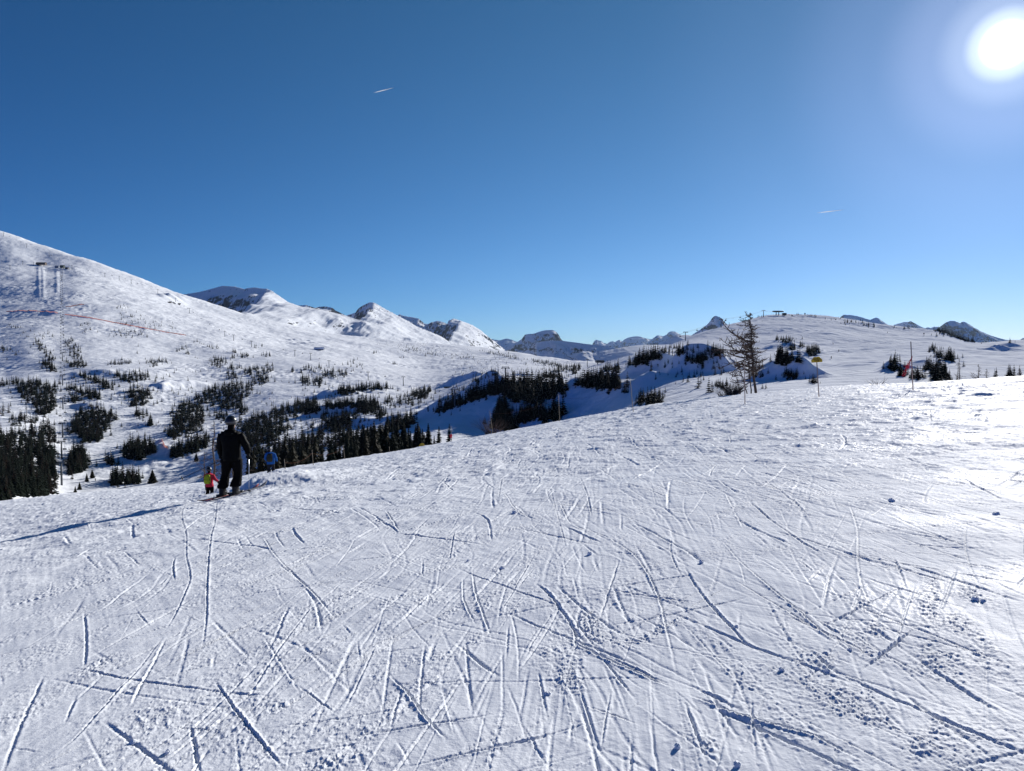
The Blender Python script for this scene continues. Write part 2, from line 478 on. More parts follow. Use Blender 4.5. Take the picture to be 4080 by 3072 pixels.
TR = {  # tracks read off the photo (crop offset, then x y pairs at 1.421 px), depth cm, width cm
 (0, 1900): ["1230 110 1215 260 1195 345 1175 560 1165 830 1140 1010|4|9", "1060 150 1030 210 1055 330 1055 450 1075 590 1000 760 900 930|3|9",
  "950 900 850 1080 780 1200 735 1300|3.5|10", "930 900 800 1060 610 1260 420 1470 260 1610|2.5|8", "1210 1130 1310 1270 1440 1440 1620 1650|4.5|8",
  "1490 330 1560 450 1760 640 1930 830|3|9", "1800 690 1600 940 1440 1180 1380 1300|2.5|9", "1660 1150 1780 1240 1930 1340|2.5|7",
  "1290 1280 1060 1480 850 1660|2|8", "860 1390 1130 1400 1390 1420|2|6", "990 450 980 520 990 590|4|9", "730 630 690 670|4|14", "960 560 890 620|3.5|12",
  "0 1510 150 1530 270 1550|2.5|7", "1220 990 1195 1080|4|12", "1110 1240 1060 1330|4|14", "860 1500 760 1650|2|6", "480 430 580 530|1.5|7", "1030 760 1140 830|2|7",
  "1640 720 1560 900 1500 1020|3|14", "1650 1500 1620 1660|2|7", "760 740 850 850|2|8", "1390 110 1440 150 1460 205|2|9", "500 260 520 310|4|12", "780 780 890 680|1.5|6"],
 (1360, 1900): ["0 820 65 895|3|9", "250 1085 360 1190 500 1370 620 1490|4.5|8", "350 1160 300 1330 265 1450|4|9", "1090 595 1180 670 1270 780 1330 870 1390 950|5|12",
  "1220 880 1400 970 1600 1060 1800 1140 1930 1190|4.5|9", "1480 990 1700 1080 1900 1170|3.5|8", "600 580 430 730 270 870|4|14", "740 500 760 650 830 840 860 920|3|9",
  "1100 430 1000 600 880 800|2.5|7", "1210 740 1080 930 1030 1040|2|7", "1220 110 1290 260 1500 340 1700 490 1790 650 1840 850 1880 1000 1910 1160|3.5|9",
  "1350 0 1390 100 1420 240|4|10", "910 0 890 130|4|10", "920 90 1000 200 1150 270|4|10", "540 10 640 90|5|12", "160 245 260 270 330 320|5|14", "250 190 330 310|5|11",
  "730 200 830 250 850 370|5|14", "1870 330 1870 450 1930 570|3|8", "830 1250 780 1450 740 1660|2|6", "1030 1380 1030 1490 1180 1650|3|7", "1530 1165 1490 1330 1465 1540|3.5|6",
  "1325 1320 1280 1510|3.5|9", "0 150 600 150 1000 130|3|9", "0 190 600 185 1100 170|3|8", "60 915 500 890 850 870 1210 890 1500 870|1.8|5", "1250 545 1700 520 1930 480|2|6",
  "1110 1060 1110 1200 1170 1360|3|8", "690 560 690 680 770 840|3|8", "640 310 610 480|4|9", "460 460 460 570|4|9", "570 1180 610 1330 650 1470|2|6", "1180 60 1280 430|2|8",
  "1600 790 1400 950|2|6", "300 1450 360 1570 420 1650|3|8", "200 930 80 1180 0 1330|2|8", "120 1310 90 1440|2|5", "1310 560 1350 710|3|10", "500 560 560 500 720 430|2|7"],
 (2720, 1900): ["0 500 150 710 300 870 420 980 520 1020|5|10", "210 355 440 580 600 700 880 930 1040 1050|3.5|8", "370 140 560 290 720 400 850 460|4|10", "850 470 740 550 690 610|3.5|9",
  "1340 825 1080 1030 980 1110|4|9", "640 460 750 540|3|8", "830 520 960 610|3|8", "940 140 990 300 1000 520 1040 670 1100 750|3|8", "1190 440 1250 580 1270 640|3.5|8",
  "0 1140 200 1270 400 1330|4.5|12", "0 1200 250 1310 480 1350 740 1440 1000 1570 1150 1660|5|9", "390 1200 400 1450 430 1660|2.5|7", "0 1230 60 1400 160 1660|4|9",
  "1600 1450 1720 1550 1800 1610|3.5|8", "700 760 820 840 1000 950|3.5|8", "1570 0 1700 70 1820 130|5|12", "380 400 200 450 0 470|2|6", "430 10 560 90 720 230|4|10", "650 50 830 90|5|12",
  "240 90 280 170 350 300|4|10", "1110 1100 1230 1180|3.5|9", "940 560 1030 660|2|7", "500 1340 640 1390 760 1430|3|8", "560 1140 640 1250|3|8", "100 1340 130 1450|2|12",
  "1620 470 1800 530 1930 560|3|10", "1900 960 1930 1000|2|8", "1700 930 1930 1040|3|8", "860 1540 960 1600 1100 1660|2|7", "680 1560 750 1450|2|6", "1540 1200 1600 1290|2|7", "1250 1380 1400 1560|2|12"]}
k_ = 0
for (ox, oy), rows in TR.items():
    for row in rows:
        p_, dcm, wcm = row.split('|'); c_ = [float(q) for q in p_.split()]
        pts = [on_fg(ox + c_[i] / 1.4213, oy + c_[i + 1] / 1.4213) for i in range(0, len(c_), 2)]
        k_ += 1
        carve(spline(pts), float(dcm) / 100 * 0.34, float(wcm) / 100 * 0.20, 0.75, 0.7, 1 if k_ % 3 else -1, k_, chop=0.010)
# crumbled bands where skis skidded
for ox, oy, row, wd in ((1360, 1900, "1300 900 1300 1100 1330 1270", .13), (1360, 1900, "1640 860 1600 1000", .12), (1360, 1900, "1200 900 1140 1050", .08), (2720, 1900, "1450 700 1600 850 1750 1000 1840 1090", .16),
                        (2720, 1900, "600 940 850 990 960 1100", .22), (1360, 1900, "430 1560 640 1600", .25), (0, 1900, "1750 1600 1930 1480", .2), (1360, 1900, "150 1000 320 960", .2), (2720, 1900, "1100 760 1090 950", .12),
                        (2720, 1900, "1250 1400 1480 1640", .25), (2720, 1900, "120 1370 160 1660", .08), (2720, 1900, "1420 500 1400 1200", .14), (0, 1900, "380 1180 700 960", .16), (1360, 1900, "560 950 640 1070", .14), (0, 1900, "1480 1230 1680 1330", .12)):
    c_ = [float(q) for q in row.split()]
    pts = [on_fg(ox + c_[i] / 1.4213, oy + c_[i + 1] / 1.4213) for i in range(0, len(c_), 2)]
    k_ += 1
    carve(spline(pts, 0.2), 0.004, wd * 0.5, 0.0, 0.6, 1, k_, chop=0.024)
# many more, older and fainter
for i in range(2500):
    Yc = 2.2 * math.exp(random.random() ** 0.72 * 3.25); uc = random.uniform(-0.86, 0.86)
    m_ = random.random()
    ang = (random.gauss(0.18 - 0.55 * uc, 0.20) if m_ < 0.62 else random.gauss(-0.55, 0.2) if m_ < 0.76 else random.gauss(0.7, 0.2) if m_ < 0.90 else random.gauss(1.45, 0.15) if m_ < 0.97 else random.uniform(0, math.pi))
    L_ = random.uniform(0.25, 1.0) * (1 + Yc / 4.5)
    cv = random.gauss(0, 0.10) / (1 + Yc / 12)
    x0, y0 = uc * Yc, Yc
    pts = []; a_ = ang
    for q in range(9):
        pts.append((x0, y0)); x0 += math.sin(a_) * L_ / 8; y0 += math.cos(a_) * L_ / 8; a_ += cv * L_ / 8
    sc_ = 1 + Yc / 8
    ch_ = random.uniform(.004, .010) * (random.random() < .45)
    carve(pts, random.choice((0.0012, 0.002, 0.003, 0.0065)) * random.uniform(.7, 1.3) * sc_, random.uniform(0.008, 0.022) * sc_, random.uniform(0.2, 0.7), 0.6, random.choice((-1, 1)), 200 + i, chop=ch_)
    if random.random() < 0.2:      # the other ski of the pair
        o_ = random.uniform(0.12, 0.3) * random.choice((-1, 1))
        carve([(p[0] + o_ * math.cos(ang), p[1] - o_ * math.sin(ang)) for p in pts], random.uniform(0.0018, 0.005) * sc_, random.uniform(0.009, 0.018) * sc_, 0.4, 0.6, 1, 1200 + i)
for i in range(75):       # long paired ski tracks gliding down the slope
    Yc = 2.2 * math.exp(random.random() * 2.3); x0 = random.uniform(-0.85, 0.85) * Yc; y0 = Yc; a_ = random.gauss(0.12 - .5 * x0 / Yc, .28); cv = random.gauss(0, .05); L_ = random.uniform(3, 9) * (1 + Yc / 14); wob = random.uniform(.1, .5)
    pts = []
    for q in range(24):
        pts.append((x0, y0)); aa = a_ + wob * math.sin(q * .35 + i); x0 += math.sin(aa) * L_ / 23; y0 += math.cos(aa) * L_ / 23; a_ += cv * L_ / 23
    sc_ = 1 + Yc / 9; o_ = random.uniform(.11, .22); dp_ = random.uniform(.0015, .0034) * sc_; wd_ = random.uniform(.016, .03) * sc_
    carve(pts, dp_, wd_, .5, .5, 1, 5000 + i)
    carve([(p[0] + o_, p[1] - o_ * .15) for p in pts], dp_ * .9, wd_, .5, .5, -1, 5100 + i)
for i in range(170):      # short skidded bands of crumbs
    Yc = 2.4 * math.exp(random.random() * 2.6); x0 = random.uniform(-0.8, 0.8) * Yc; y0 = Yc; a_ = random.gauss(0.1, 0.5); L_ = random.uniform(.2, .8) * (1 + Yc / 8)
    pts = [(x0 + math.sin(a_ + .08 * q) * L_ * q / 5, y0 + math.cos(a_ + .08 * q) * L_ * q / 5) for q in range(6)]
    carve(pts, 0.001, random.uniform(.03, .09) * (1 + Yc / 14), 0.0, 0.8, 1, 3000 + i, chop=random.uniform(.007, .018) * (1 + Yc / 20))
# skidded windrow behind the standing skier
q0 = np.array(on_fg(968, 1952)); q1 = np.array(on_fg(1200, 1897)); dq = q1 - q0; lq = np.hypot(*dq); dq = dq / lq
tq = (X - q0[0]) * dq[0] + (Y - q0[1]) * dq[1]; nq = -(X - q0[0]) * dq[1] + (Y - q0[1]) * dq[0]
nq = nq + 0.10 * fbm(X / 0.5, Y / 0.5, 3, 91)
D += np.where((RR > 8) & (RR < 60), 0.30 * sstep(-3.2, -0.3, nq) * (1 - sstep(-0.2, 0.26, nq)) * sstep(-0.4, 0.8, tq) * (1 - sstep(lq * 0.35, lq * 0.8, tq)), 0)
D *= np.where(front, 1.0, 0.3) * sstep(1.0, 2.0, RR)
Z = Z + D
me = grid_mesh('ski_slope', X, Y, Z, closed=True)
me.materials.append(M_NEAR)
tag(link('ski_slope', me), kind='structure')
def fgz(x, y):
    """height of the finished slope mesh"""
    i = np.clip(np.searchsorted(az, math.atan2(x, y)), 0, len(az) - 1); j = np.clip(np.searchsorted(rr, math.hypot(x, y)), 0, len(rr) - 1)
    return float(Z[i, j])

# ------------------------------------------------------------------ valley and ski hills: layers of (photo row, depth) per column
cols = {
 -700: [(0, 100, -40), (2060, 260), (1720, 520), (1560, 740), (1430, 900), (1120, 1450), (880, 2150), (740, 2600), (900, 3200)],
 0:    [(0, 100, -36), (1995, 300), (1700, 560), (1560, 760), (1480, 900), (1250, 1500), (1050, 2150), (923, 2600), (1080, 3200)],
 250:  [(0, 100, -36), (1965, 400), (1700, 620), (1500, 870), (1330, 1250), (1240, 1500), (1060, 2250), (1003, 2500), (1120, 3200)],
 500:  [(0, 100, -36), (1935, 430), (1700, 640), (1500, 900), (1370, 1200), (1270, 1500), (1115, 2250), (1082, 2450), (1180, 3200)],
 800:  [(0, 100, -34), (1915, 420), (1700, 650), (1520, 950), (1400, 1250), (1330, 1500), (1222, 2200), (1198, 2400), (1260, 3200)],
 1100: [(0, 100, -32), (1885, 330), (1700, 600), (1540, 900), (1430, 1250), (1370, 1600), (1295, 2200), (1281, 2350), (1340, 3200)],
 1400: [(0, 100, -28), (1825, 300), (1690, 560), (1560, 850), (1460, 1200), (1400, 1700), (1347, 2300), (1339, 2450), (1380, 3200)],
 1700: [(0, 100, -24), (1775, 310), (1640, 540), (1570, 800), (1500, 1150), (1440, 1700), (1376, 2400), (1367, 2600), (1392, 3200)],
 2000: [(0, 100, -22), (1735, 380), (1535, 450), (1497, 700), (1470, 1100), (1440, 1600), (1402, 2300), (1394, 2600), (1405, 3200)],
 2300: [(0, 100, -18), (1665, 370), (1545, 430), (1497, 620), (1470, 1000), (1450, 1500), (1442, 1800), (1450, 2200), (1470, 3200)],
 2600: [(0, 100, -13), (1608, 260), (1545, 330), (1475, 450), (1420, 650), (1392, 820), (1400, 1000), (1500, 1500), (1500, 3200)],
 2750: [(0, 100, -12), (1590, 230), (1510, 320), (1455, 480), (1400, 680), (1355, 880), (1340, 980), (1400, 1300), (1500, 3200)],
 2900: [(0, 100, -11), (1572, 200), (1500, 330), (1430, 540), (1365, 780), (1310, 980), (1296, 1080), (1330, 1300), (1450, 3200)],
 3100: [(0, 100, -10), (1556, 190), (1490, 310), (1415, 540), (1345, 780), (1278, 1050), (1254, 1200), (1290, 1450), (1420, 3200)],
 3250: [(0, 100, -9), (1546, 190), (1480, 310), (1405, 530), (1335, 780), (1275, 1080), (1260, 1220), (1300, 1450), (1420, 3200)],
 3450: [(0, 100, -9), (1536, 190), (1465, 310), (1405, 500), (1355, 720), (1300, 1000), (1287, 1120), (1320, 1400), (1420, 3200)],
 3620: [(0, 100, -8.5), (1524, 190), (1455, 310), (1405, 480), (1362, 680), (1322, 920), (1312, 1060), (1340, 1400), (1420, 3200)],
 3740: [(0, 100, -8.5), (1518, 190), (1450, 310), (1405, 470), (1365, 660), (1328, 860), (1316, 980), (1345, 1300), (1420, 3200)],
 3860: [(0, 100, -8), (1512, 200), (1455, 310), (1420, 450), (1395, 600), (1375, 800), (1367, 950), (1385, 1300), (1420, 3200)],
 4080: [(0, 100, -7), (1500, 220), (1450, 340), (1415, 500), (1392, 680), (1375, 900), (1364, 1050), (1385, 1300), (1420, 3200)],
 4800: [(0, 100, -6), (1480, 240), (1430, 360), (1400, 520), (1380, 700), (1365, 900), (1350, 1050), (1370, 1300), (1420, 3200)]}
cp = np.array(sorted(cols)); cu = (cp - 2040) / F
LY = np.array([[l[1] for l in cols[c]] for c in cp], float)
LZ = np.array([[(l[2] if len(l) > 2 else ray(c, l[0])[1] * l[1]) for l in cols[c]] for c in cp], float)
vu = np.linspace(cu[0], cu[-1], 900); vv = np.linspace(math.log(100), math.log(3200), 1100)
dY = pchip(cu, np.log(LY), vu); dZ = pchip(cu, LZ, vu)
tab = np.array([pchip(dY[i], dZ[i], vv) for i in range(len(vu))])
tab = blur(blur(tab, 14, 0), 9, 1)
VAL = Grid(vu, vv, tab)
def val_base(x, y):
    x = np.asarray(x, float); y = np.maximum(np.asarray(y, float), 60)
    return VAL(x / y, np.log(y))
KNOLLS = []     # (x, y, across, along, height)
WALLS = []      # (x / y, near y, far y, width, height)
def val_detail(x, y):
    r = np.hypot(x, y); w = sstep(150, 500, r)
    d = 2.9 * w * fbm(x / 95, y / 120, 4, 101) + 9.0 * sstep(500, 1500, r) * fbm(x / 300, y / 330, 3, 111) + 3.5 * sstep(350, 900, r) * fbm(x / 150 + y / 400, y / 170, 2, 115)
    d += 0.8 * sstep(150, 400, r) * fbm(x / 16, y / 22, 3, 121)
    mog = sstep(0.0, 0.3, fbm(x / 160, y / 160, 2, 131))
    d += 1.5 * mog * w * fbm(x / 9, y / 13, 2, 141)
    d += 2.2 * sstep(1000, 1900, r) * fbm(x / 34, y / 60, 4, 151)
    for u0, y0, y1, sg, hh in WALLS:
        if np.ndim(x) and x.size > 5000:
            w_ = (np.abs(x - u0 * y) < 5 * sg) & (y > y0 - 40) & (y < y1 + 40)
            d[w_] += hh * np.exp(-0.5 * ((x[w_] - u0 * y[w_]) / sg) ** 2) * sstep(y0 - 20, y0 + 10, y[w_]) * (1 - sstep(y1 - 10, y1 + 20, y[w_]))
    wx = 9 * fbm(x / 26, y / 26, 3, 161) ; wy = 9 * fbm(x / 26 + 50, y / 26, 3, 167)
    x = x + wx; y = y + wy
    for kx, ky, ka, kb, kh in KNOLLS:
        q = ((x - kx) / ka) ** 2 + ((y - ky) / kb) ** 2
        if np.ndim(q) and q.size > 5000:
            w_ = q < 9; d[w_] += kh * np.exp(-0.5 * q[w_])
        else:
            d = d + kh * np.exp(-0.5 * q)
    return d
def val_z(x, y): return val_base(x, y) + val_detail(np.asarray(x, float), np.asarray(y, float))
def base_hit(px, py):
    dx, dz = ray(px, py); y = np.exp(np.linspace(math.log(150), math.log(3000), 900))
    t = val_base(dx * y, y) / y; k = int(np.argmax(t >= dz)) if (t >= dz).any() else int(np.argmax(t))
    return dx * y[k], y[k]
for row in ("640 1550 760 1535 4 9 9 5", "620 1492 790 1478 5 8 9 3.5", "560 1700 690 1660 4 8 8 3", "1270 1585 1500 1560 7 9 8 4.5", "1240 1655 1480 1625 7 9 8 4.5", "1330 1700 1500 1690 5 8 7 4",
            "1560 1690 1700 1625 6 8 8 4", "1730 1635 2080 1500 14 9 9 3.5", "2500 1495 2700 1470 6 7 7 3.6", "2560 1535 2640 1520 3 6 6 2.6", "2670 1495 2870 1483 8 7 7 4.2", 
            "3060 1392 3150 1378 4 7 8 3.2", "3150 1420 3260 1405 5 6 7 2.6", "3050 1470 3180 1455 6 5 5 2.0", "3060 1512 3240 1505 7 4 4 2.4", "3380 1395 3470 1390 4 7 7 1.1", "3330 1460 3440 1458 5 4 4 .6", "3540 1482 3620 1480 4 3 3 1.3", "3640 1460 3800 1445 6 4 4 1.4",
            "3950 1392 4010 1388 3 7 7 5", "650 1183 720 1190 3 14 14 10", "1150 1355 1230 1360 4 9 7 5", "1180 1372 1250 1372 3 8 7 4", "1790 1530 1900 1500 4 9 8 5", "2280 1560 2460 1560 6 8 8 3.5", "2000 1640 2200 1690 6 7 7 2.6", "280 1500 520 1490 7 10 9 3",
            "330 1630 430 1625 3 9 9 3", "560 1830 720 1800 5 8 8 2.6", "2680 1470 2800 1450 3 8 8 2", "3270 1340 3420 1330 5 12 12 1.2", "3060 1312 3140 1318 3 8 8 2"):
    v_ = [float(q) for q in row.split()]
    n_ = int(v_[4])
    for i in range(n_):
        t_ = i / max(1, n_ - 1)
        bx, by = base_hit(v_[0] + (v_[2] - v_[0]) * t_, v_[1] + (v_[3] - v_[1]) * t_)
        KNOLLS.append((bx, by, v_[5] * rng.uniform(.8, 1.3), v_[6] * rng.uniform(.8, 1.2), v_[7] * rng.uniform(.7, 1.2)))
# straight snow walls running up the hill: the half-pipe and the banked edges of the runs
for px0, py0, py1, sg, hh in ((164, 1068, 1184, 3.4, 1.5), (180, 1068, 1184, 3.4, 1.5), (235, 1076, 1162, 3.4, 1.2)):
    WALLS.append(((px0 - 2040) / F, base_hit(px0, py1)[1], base_hit(px0, py0)[1], sg, hh))
aV = np.tan(np.radians(np.linspace(-44, 44, 1400)))
yV = np.exp(np.linspace(math.log(100), math.log(3150), 1050))
U2, Y2 = np.meshgrid(aV, yV, indexing='ij')
X2 = U2 * Y2
Z2 = val_z(X2, Y2)
me = grid_mesh('valley', X2, Y2, Z2)
me.materials.append(M_FAR)
tag(link('valley', me), kind='structure')

YS = np.exp(np.linspace(math.log(130), math.log(3000), 1600))
_cache = {}
def on_val(px, py, rng_=None):
    """first point of the valley surface met by the sight line through a photo pixel"""
    dx, dz = ray(px, py)
    i = int(round(px / 4.0))
    if i not in _cache:
        d0 = ray(i * 4.0, py)[0]
        _cache[i] = val_z(d0 * YS, YS) / YS
    t = _cache[i]
    k = np.argmax(t >= dz)
    if t[k] < dz: k = int(np.argmax(t))          # above the skyline: stand on it
    y = YS[k]
    return Vector((dx * y, y, float(val_z(np.array([dx * y]), np.array([y]))[0])))

# ------------------------------------------------------------------ mountains
def mountain(name, outline, Dist, slope, mat, rough=1.0, depth=None, seed=0, base=-160.0, px_step=2.2, back=0.5):
    """outline: (photo x, photo y) of the crest; slope: (photo x, tan of the face toward us)"""
    o = np.array(outline, float); s = np.array(slope, float)
    px = np.arange(o[0, 0], o[-1, 0] + px_step, px_step)
    py = np.interp(px, o[:, 0], o[:, 1])
    k = np.array([.2, .6, .2])
    py = np.convolve(np.pad(py, 1, mode='edge'), k, 'valid')
    tanf = np.interp(px, s[:, 0], s[:, 1])
    kk = np.hanning(15); kk /= kk.sum(); tanf = np.convolve(np.pad(tanf, 7, mode='edge'), kk, 'valid')
    zr = np.array([ray(a, b)[1] for a, b in zip(px, py)]) * Dist
    xr = np.array([ray(a, 1440)[0] for a in px]) * Dist
    unit = Dist / F
    hmax = max(zr.max() - base, 100)
    n = 110
    q = np.linspace(0, 1, n)
    L_ = depth or hmax / max(0.12, min(tanf.min(), 0.6)) * 1.05
    dist = L_ * q ** 1.5
    XX = np.repeat(xr[:, None], n, 1); DD = np.repeat(dist[None, :], len(px), 0)
    TT = tanf[:, None]
    env = sstep(0, 0.30 * hmax, DD)
    lam = hmax * 0.9
    nz = (fbm(XX / lam, DD / lam * 0.55, 6, seed, 0.55, ridged=True) - 0.25) * 0.15 * hmax * rough + fbm(XX / (lam * .3), DD / (lam * .3), 4, seed + 7) * 0.05 * hmax * rough
    conc = 0.88 + 0.12 * np.exp(-DD / (0.5 * hmax))
    ZZ = zr[:, None] - TT * DD * conc + nz * env * np.clip(TT * 1.8, 0.25, 1)
    ZZ = ZZ + fbm(XX / (8 * unit), DD / (30 * unit), 3, seed + 3) * unit * 1.6 * rough * (1 - env)
    ZZ = np.maximum(ZZ, base)
    # far side of the ridge
    nb = 14; qb = np.linspace(1, 1 / nb, nb)
    DB = -(hmax / back) * qb
    ZB = np.maximum(zr[:, None] + back * DB[None, :] * (0.85 + 0.3 * fbm(XX[:, :nb] / lam, np.repeat(DB[None, :], len(px), 0) / lam, 3, seed + 5)), base)
    Yf = Dist - np.concatenate([np.repeat(DB[None, :], len(px), 0), DD], 1)
    Xf = np.concatenate([np.repeat(xr[:, None], nb, 1), XX], 1)
    Zf = np.concatenate([ZB, ZZ], 1)
    me = grid_mesh(name, Xf[::-1], Yf[::-1], Zf[::-1])
    me.materials.append(mat)
    return tag(link(name, me), kind='structure')

MR = mountain_material('mountain_snow_rock', 0.02, scale=0.006)
MR_snowy = mountain_material('mountain_mostly_snow', -0.045, scale=0.007)
MR_rocky = mountain_material('mountain_rocky', 0.10, scale=0.004)
mountain('mountain', [(640, 1200), (720, 1176), (800, 1163), (850, 1150), (890, 1139), (940, 1142), (978, 1152), (985, 1149), (1015, 1145), (1050, 1150), (1065, 1150), (1085, 1158), (1110, 1175), (1150, 1203), (1200, 1221), (1250, 1229), (1310, 1240), (1375, 1256), (1420, 1272), (1480, 1280), (1530, 1295), (1580, 1320), (1640, 1345), (1720, 1372)],
         4200, [(640, .95), (1060, .95), (1095, .34), (1200, .15), (1300, .18), (1420, .34), (1480, .34), (1560, .22), (1720, .2)], MR_snowy, 1.2, seed=3)
mountain('mountain', [(1150, 1235), (1190, 1217), (1222, 1215), (1258, 1227), (1275, 1222), (1300, 1221), (1325, 1226), (1340, 1238), (1370, 1252), (1420, 1280)], 5600, [(1150, .6), (1420, .6)], MR_rocky, 1.2, seed=13)
mountain('mountain', [(1330, 1275), (1385, 1256), (1418, 1246), (1426, 1232), (1445, 1219), (1472, 1205), (1490, 1205), (1502, 1211), (1540, 1233), (1600, 1265), (1660, 1300), (1720, 1324), (1760, 1341), (1790, 1362), (1820, 1385)],
         5000, [(1330, 1.2), (1475, 1.0), (1500, .34), (1600, .17), (1820, .14)], MR_snowy, 1.6, seed=23)
mountain('mountain', [(1540, 1290), (1575, 1268), (1592, 1252), (1612, 1259), (1628, 1262), (1645, 1264), (1668, 1269), (1690, 1288), (1705, 1292), (1725, 1283), (1745, 1278), (1768, 1284), (1783, 1291), (1793, 1278), (1805, 1268), (1818, 1272), (1840, 1279), (1880, 1294), (1910, 1312), (1950, 1345), (1980, 1368), (2010, 1392)],
         6500, [(1540, .9), (1690, .7), (1745, .6), (1790, .6), (1812, .4), (1840, .17), (2010, .16)], MR, 1.5, seed=33)
mountain('mountain', [(1940, 1356), (1958, 1350), (1975, 1354), (1992, 1356), (2008, 1351), (2022, 1349), (2040, 1354), (2060, 1362), (2090, 1374)], 12000, [(1940, .7), (2090, .7)], MR_snowy, 1.0, seed=43)
mountain('mountain', [(1990, 1398), (2030, 1380), (2060, 1363), (2080, 1350), (2092, 1333), (2110, 1330), (2125, 1330), (2150, 1321), (2175, 1315), (2205, 1315), (2218, 1324), (2226, 1334), (2234, 1350), (2242, 1358), (2280, 1364), (2340, 1376), (2400, 1392)],
         8000, [(1990, .55), (2090, .7), (2230, .7), (2400, .5)], MR, 1.3, seed=53)
mountain('mountain', [(2010, 1440), (2070, 1412), (2110, 1388), (2135, 1367), (2160, 1360), (2205, 1357), (2240, 1358), (2290, 1364), (2340, 1371), (2400, 1377), (2425, 1380), (2450, 1388), (2500, 1410), (2540, 1440)], 5200, [(2010, .8), (2540, .8)], MR_snowy, 0.9, seed=63)
MF = mountain_material('forested_hill', 0.10, rock=(0.02, 0.026, 0.022), scale=0.011)
mountain('wooded_hill', [(2180, 1446), (2240, 1428), (2290, 1408), (2320, 1399), (2345, 1400), (2358, 1405), (2400, 1398), (2440, 1392), (2480, 1384), (2520, 1378), (2560, 1374), (2620, 1374), (2680, 1372), (2740, 1380), (2800, 1390)], 3700, [(2180, .34), (2360, .34), (2480, .14), (2800, .12)], MF, 0.7, seed=73, base=-60)
mountain('mountain', [(2330, 1395), (2358, 1376), (2368, 1357), (2378, 1353), (2386, 1358), (2392, 1357), (2405, 1366), (2418, 1370), (2432, 1361), (2440, 1359), (2450, 1364), (2458, 1357), (2467, 1354), (2478, 1361), (2490, 1350), (2500, 1346), (2512, 1343), (2530, 1340), (2548, 1340), (2562, 1345), (2588, 1352), (2604, 1350), (2620, 1360), (2640, 1372)],
         15000, [(2330, .8), (2640, .6)], MR_snowy, 1.2, seed=83)
mountain('mountain', [(2580, 1366), (2602, 1348), (2615, 1337), (2625, 1336), (2640, 1340), (2655, 1334), (2663, 1324), (2672, 1320), (2690, 1321), (2702, 1328), (2710, 1334), (2730, 1345), (2760, 1365)], 13000, [(2580, .6), (2760, .6)], MR_snowy, 1.1, seed=93)
mountain('mountain', [(2620, 1376), (2650, 1362), (2690, 1336), (2740, 1334), (2790, 1348), (2840, 1370)], 5200, [(2620, .2), (2840, .2)], MR_snowy, 0.8, seed=97)
mountain('mountain', [(2690, 1376), (2740, 1345), (2790, 1312), (2815, 1294), (2828, 1280), (2836, 1266), (2846, 1259), (2852, 1258), (2862, 1263), (2875, 1269), (2882, 1279), (2890, 1287), (2899, 1294), (2930, 1312), (3000, 1350)], 6500, [(2690, .7), (2840, .9), (3000, .7)], MR_snowy, 0.7, seed=103)
mountain('mountain', [(3290, 1310), (3335, 1278), (3347, 1262), (3358, 1254), (3385, 1255), (3420, 1261), (3455, 1272), (3466, 1274), (3478, 1268), (3489, 1265), (3500, 1269), (3508, 1277), (3530, 1290), (3548, 1301), (3580, 1330)], 8500, [(3290, .8), (3580, .8)], MR_snowy, 1.1, seed=113)
mountain('mountain', [(3520, 1320), (3550, 1299), (3570, 1291), (3600, 1283), (3615, 1283), (3625, 1279), (3640, 1287), (3660, 1298), (3682, 1308), (3694, 1304), (3704, 1307), (3715, 1303), (3732, 1302), (3748, 1308), (3790, 1340)], 10000, [(3520, .8), (3790, .8)], MR, 1.1, seed=123)
mountain('mountain', [(3700, 1350), (3735, 1315), (3750, 1302), (3758, 1290), (3770, 1282), (3785, 1278), (3800, 1279), (3812, 1284), (3822, 1288), (3830, 1283), (3837, 1281), (3850, 1287), (3875, 1303), (3905, 1320), (3940, 1335), (3975, 1346), (4005, 1354), (4040, 1355), (4062, 1355), (4072, 1348), (4082, 1345), (4140, 1330), (4240, 1350), (4330, 1380)], 8000, [(3700, .8), (4330, .7)], MR, 1.1, seed=133)

# ------------------------------------------------------------------ conifers
def conifer_mb(h, r, layers, per, seed, trunk=True, ragged=0.35):
    rd = random.Random(seed); c = MB(); t = MB()
    t.tube([(0, 0, -0.4), (0, 0, h * 0.4), (0, 0, h * 0.97)], [h * 0.017, h * 0.012, h * 0.003], 5)
    for i in range(layers):
        f = i / (layers - 1)
        z = h * (0.06 + 0.92 * f)
        prof = (1 - f) ** 0.8 * (0.72 + 0.28 * math.sin(min(1, (f + 0.12) * 4) * math.pi / 2)) + 0.03
        ph = rd.random() * 6.28
        n = max(3, int(per * (0.55 + 0.45 * (1 - f))))
        for k in range(n):
            L = r * prof * (1 + ragged * rd.uniform(-1, 0.6))
            if rd.random() < 0.07: continue
            a = ph + 6.283 * k / n + rd.uniform(-.3, .3)
            w = L * rd.uniform(0.28, 0.42) + 0.012 * h
            dr = L * rd.uniform(0.25, 0.6)
            ca, sa = math.cos(a), math.sin(a)
            def P(l, s, zz): return (ca * l - sa * s, sa * l + ca * s, z + zz)
            b0 = P(0, 0, 0.02 * h); m1 = P(L * .55, w, -dr * .5 - w * .35); m2 = P(L * .55, -w, -dr * .5 - w * .35); mm = P(L * .55, 0, -dr * .32 + 0.01 * h)
            tip = P(L, 0, -dr * .75)
            c.add([b0, m1, mm, m2, tip], [(0, 1, 2), (0, 2, 3), (1, 4, 2), (2, 4, 3)])
    tp = [(0, 0, h * .93), (0.012 * h, 0, h * .955), (0, 0, h * 1.0)]
    c.tube([(0, 0, h * .90), (0, 0, h * 1.0)], [h * .014, h * .002], 4)
    return c, t

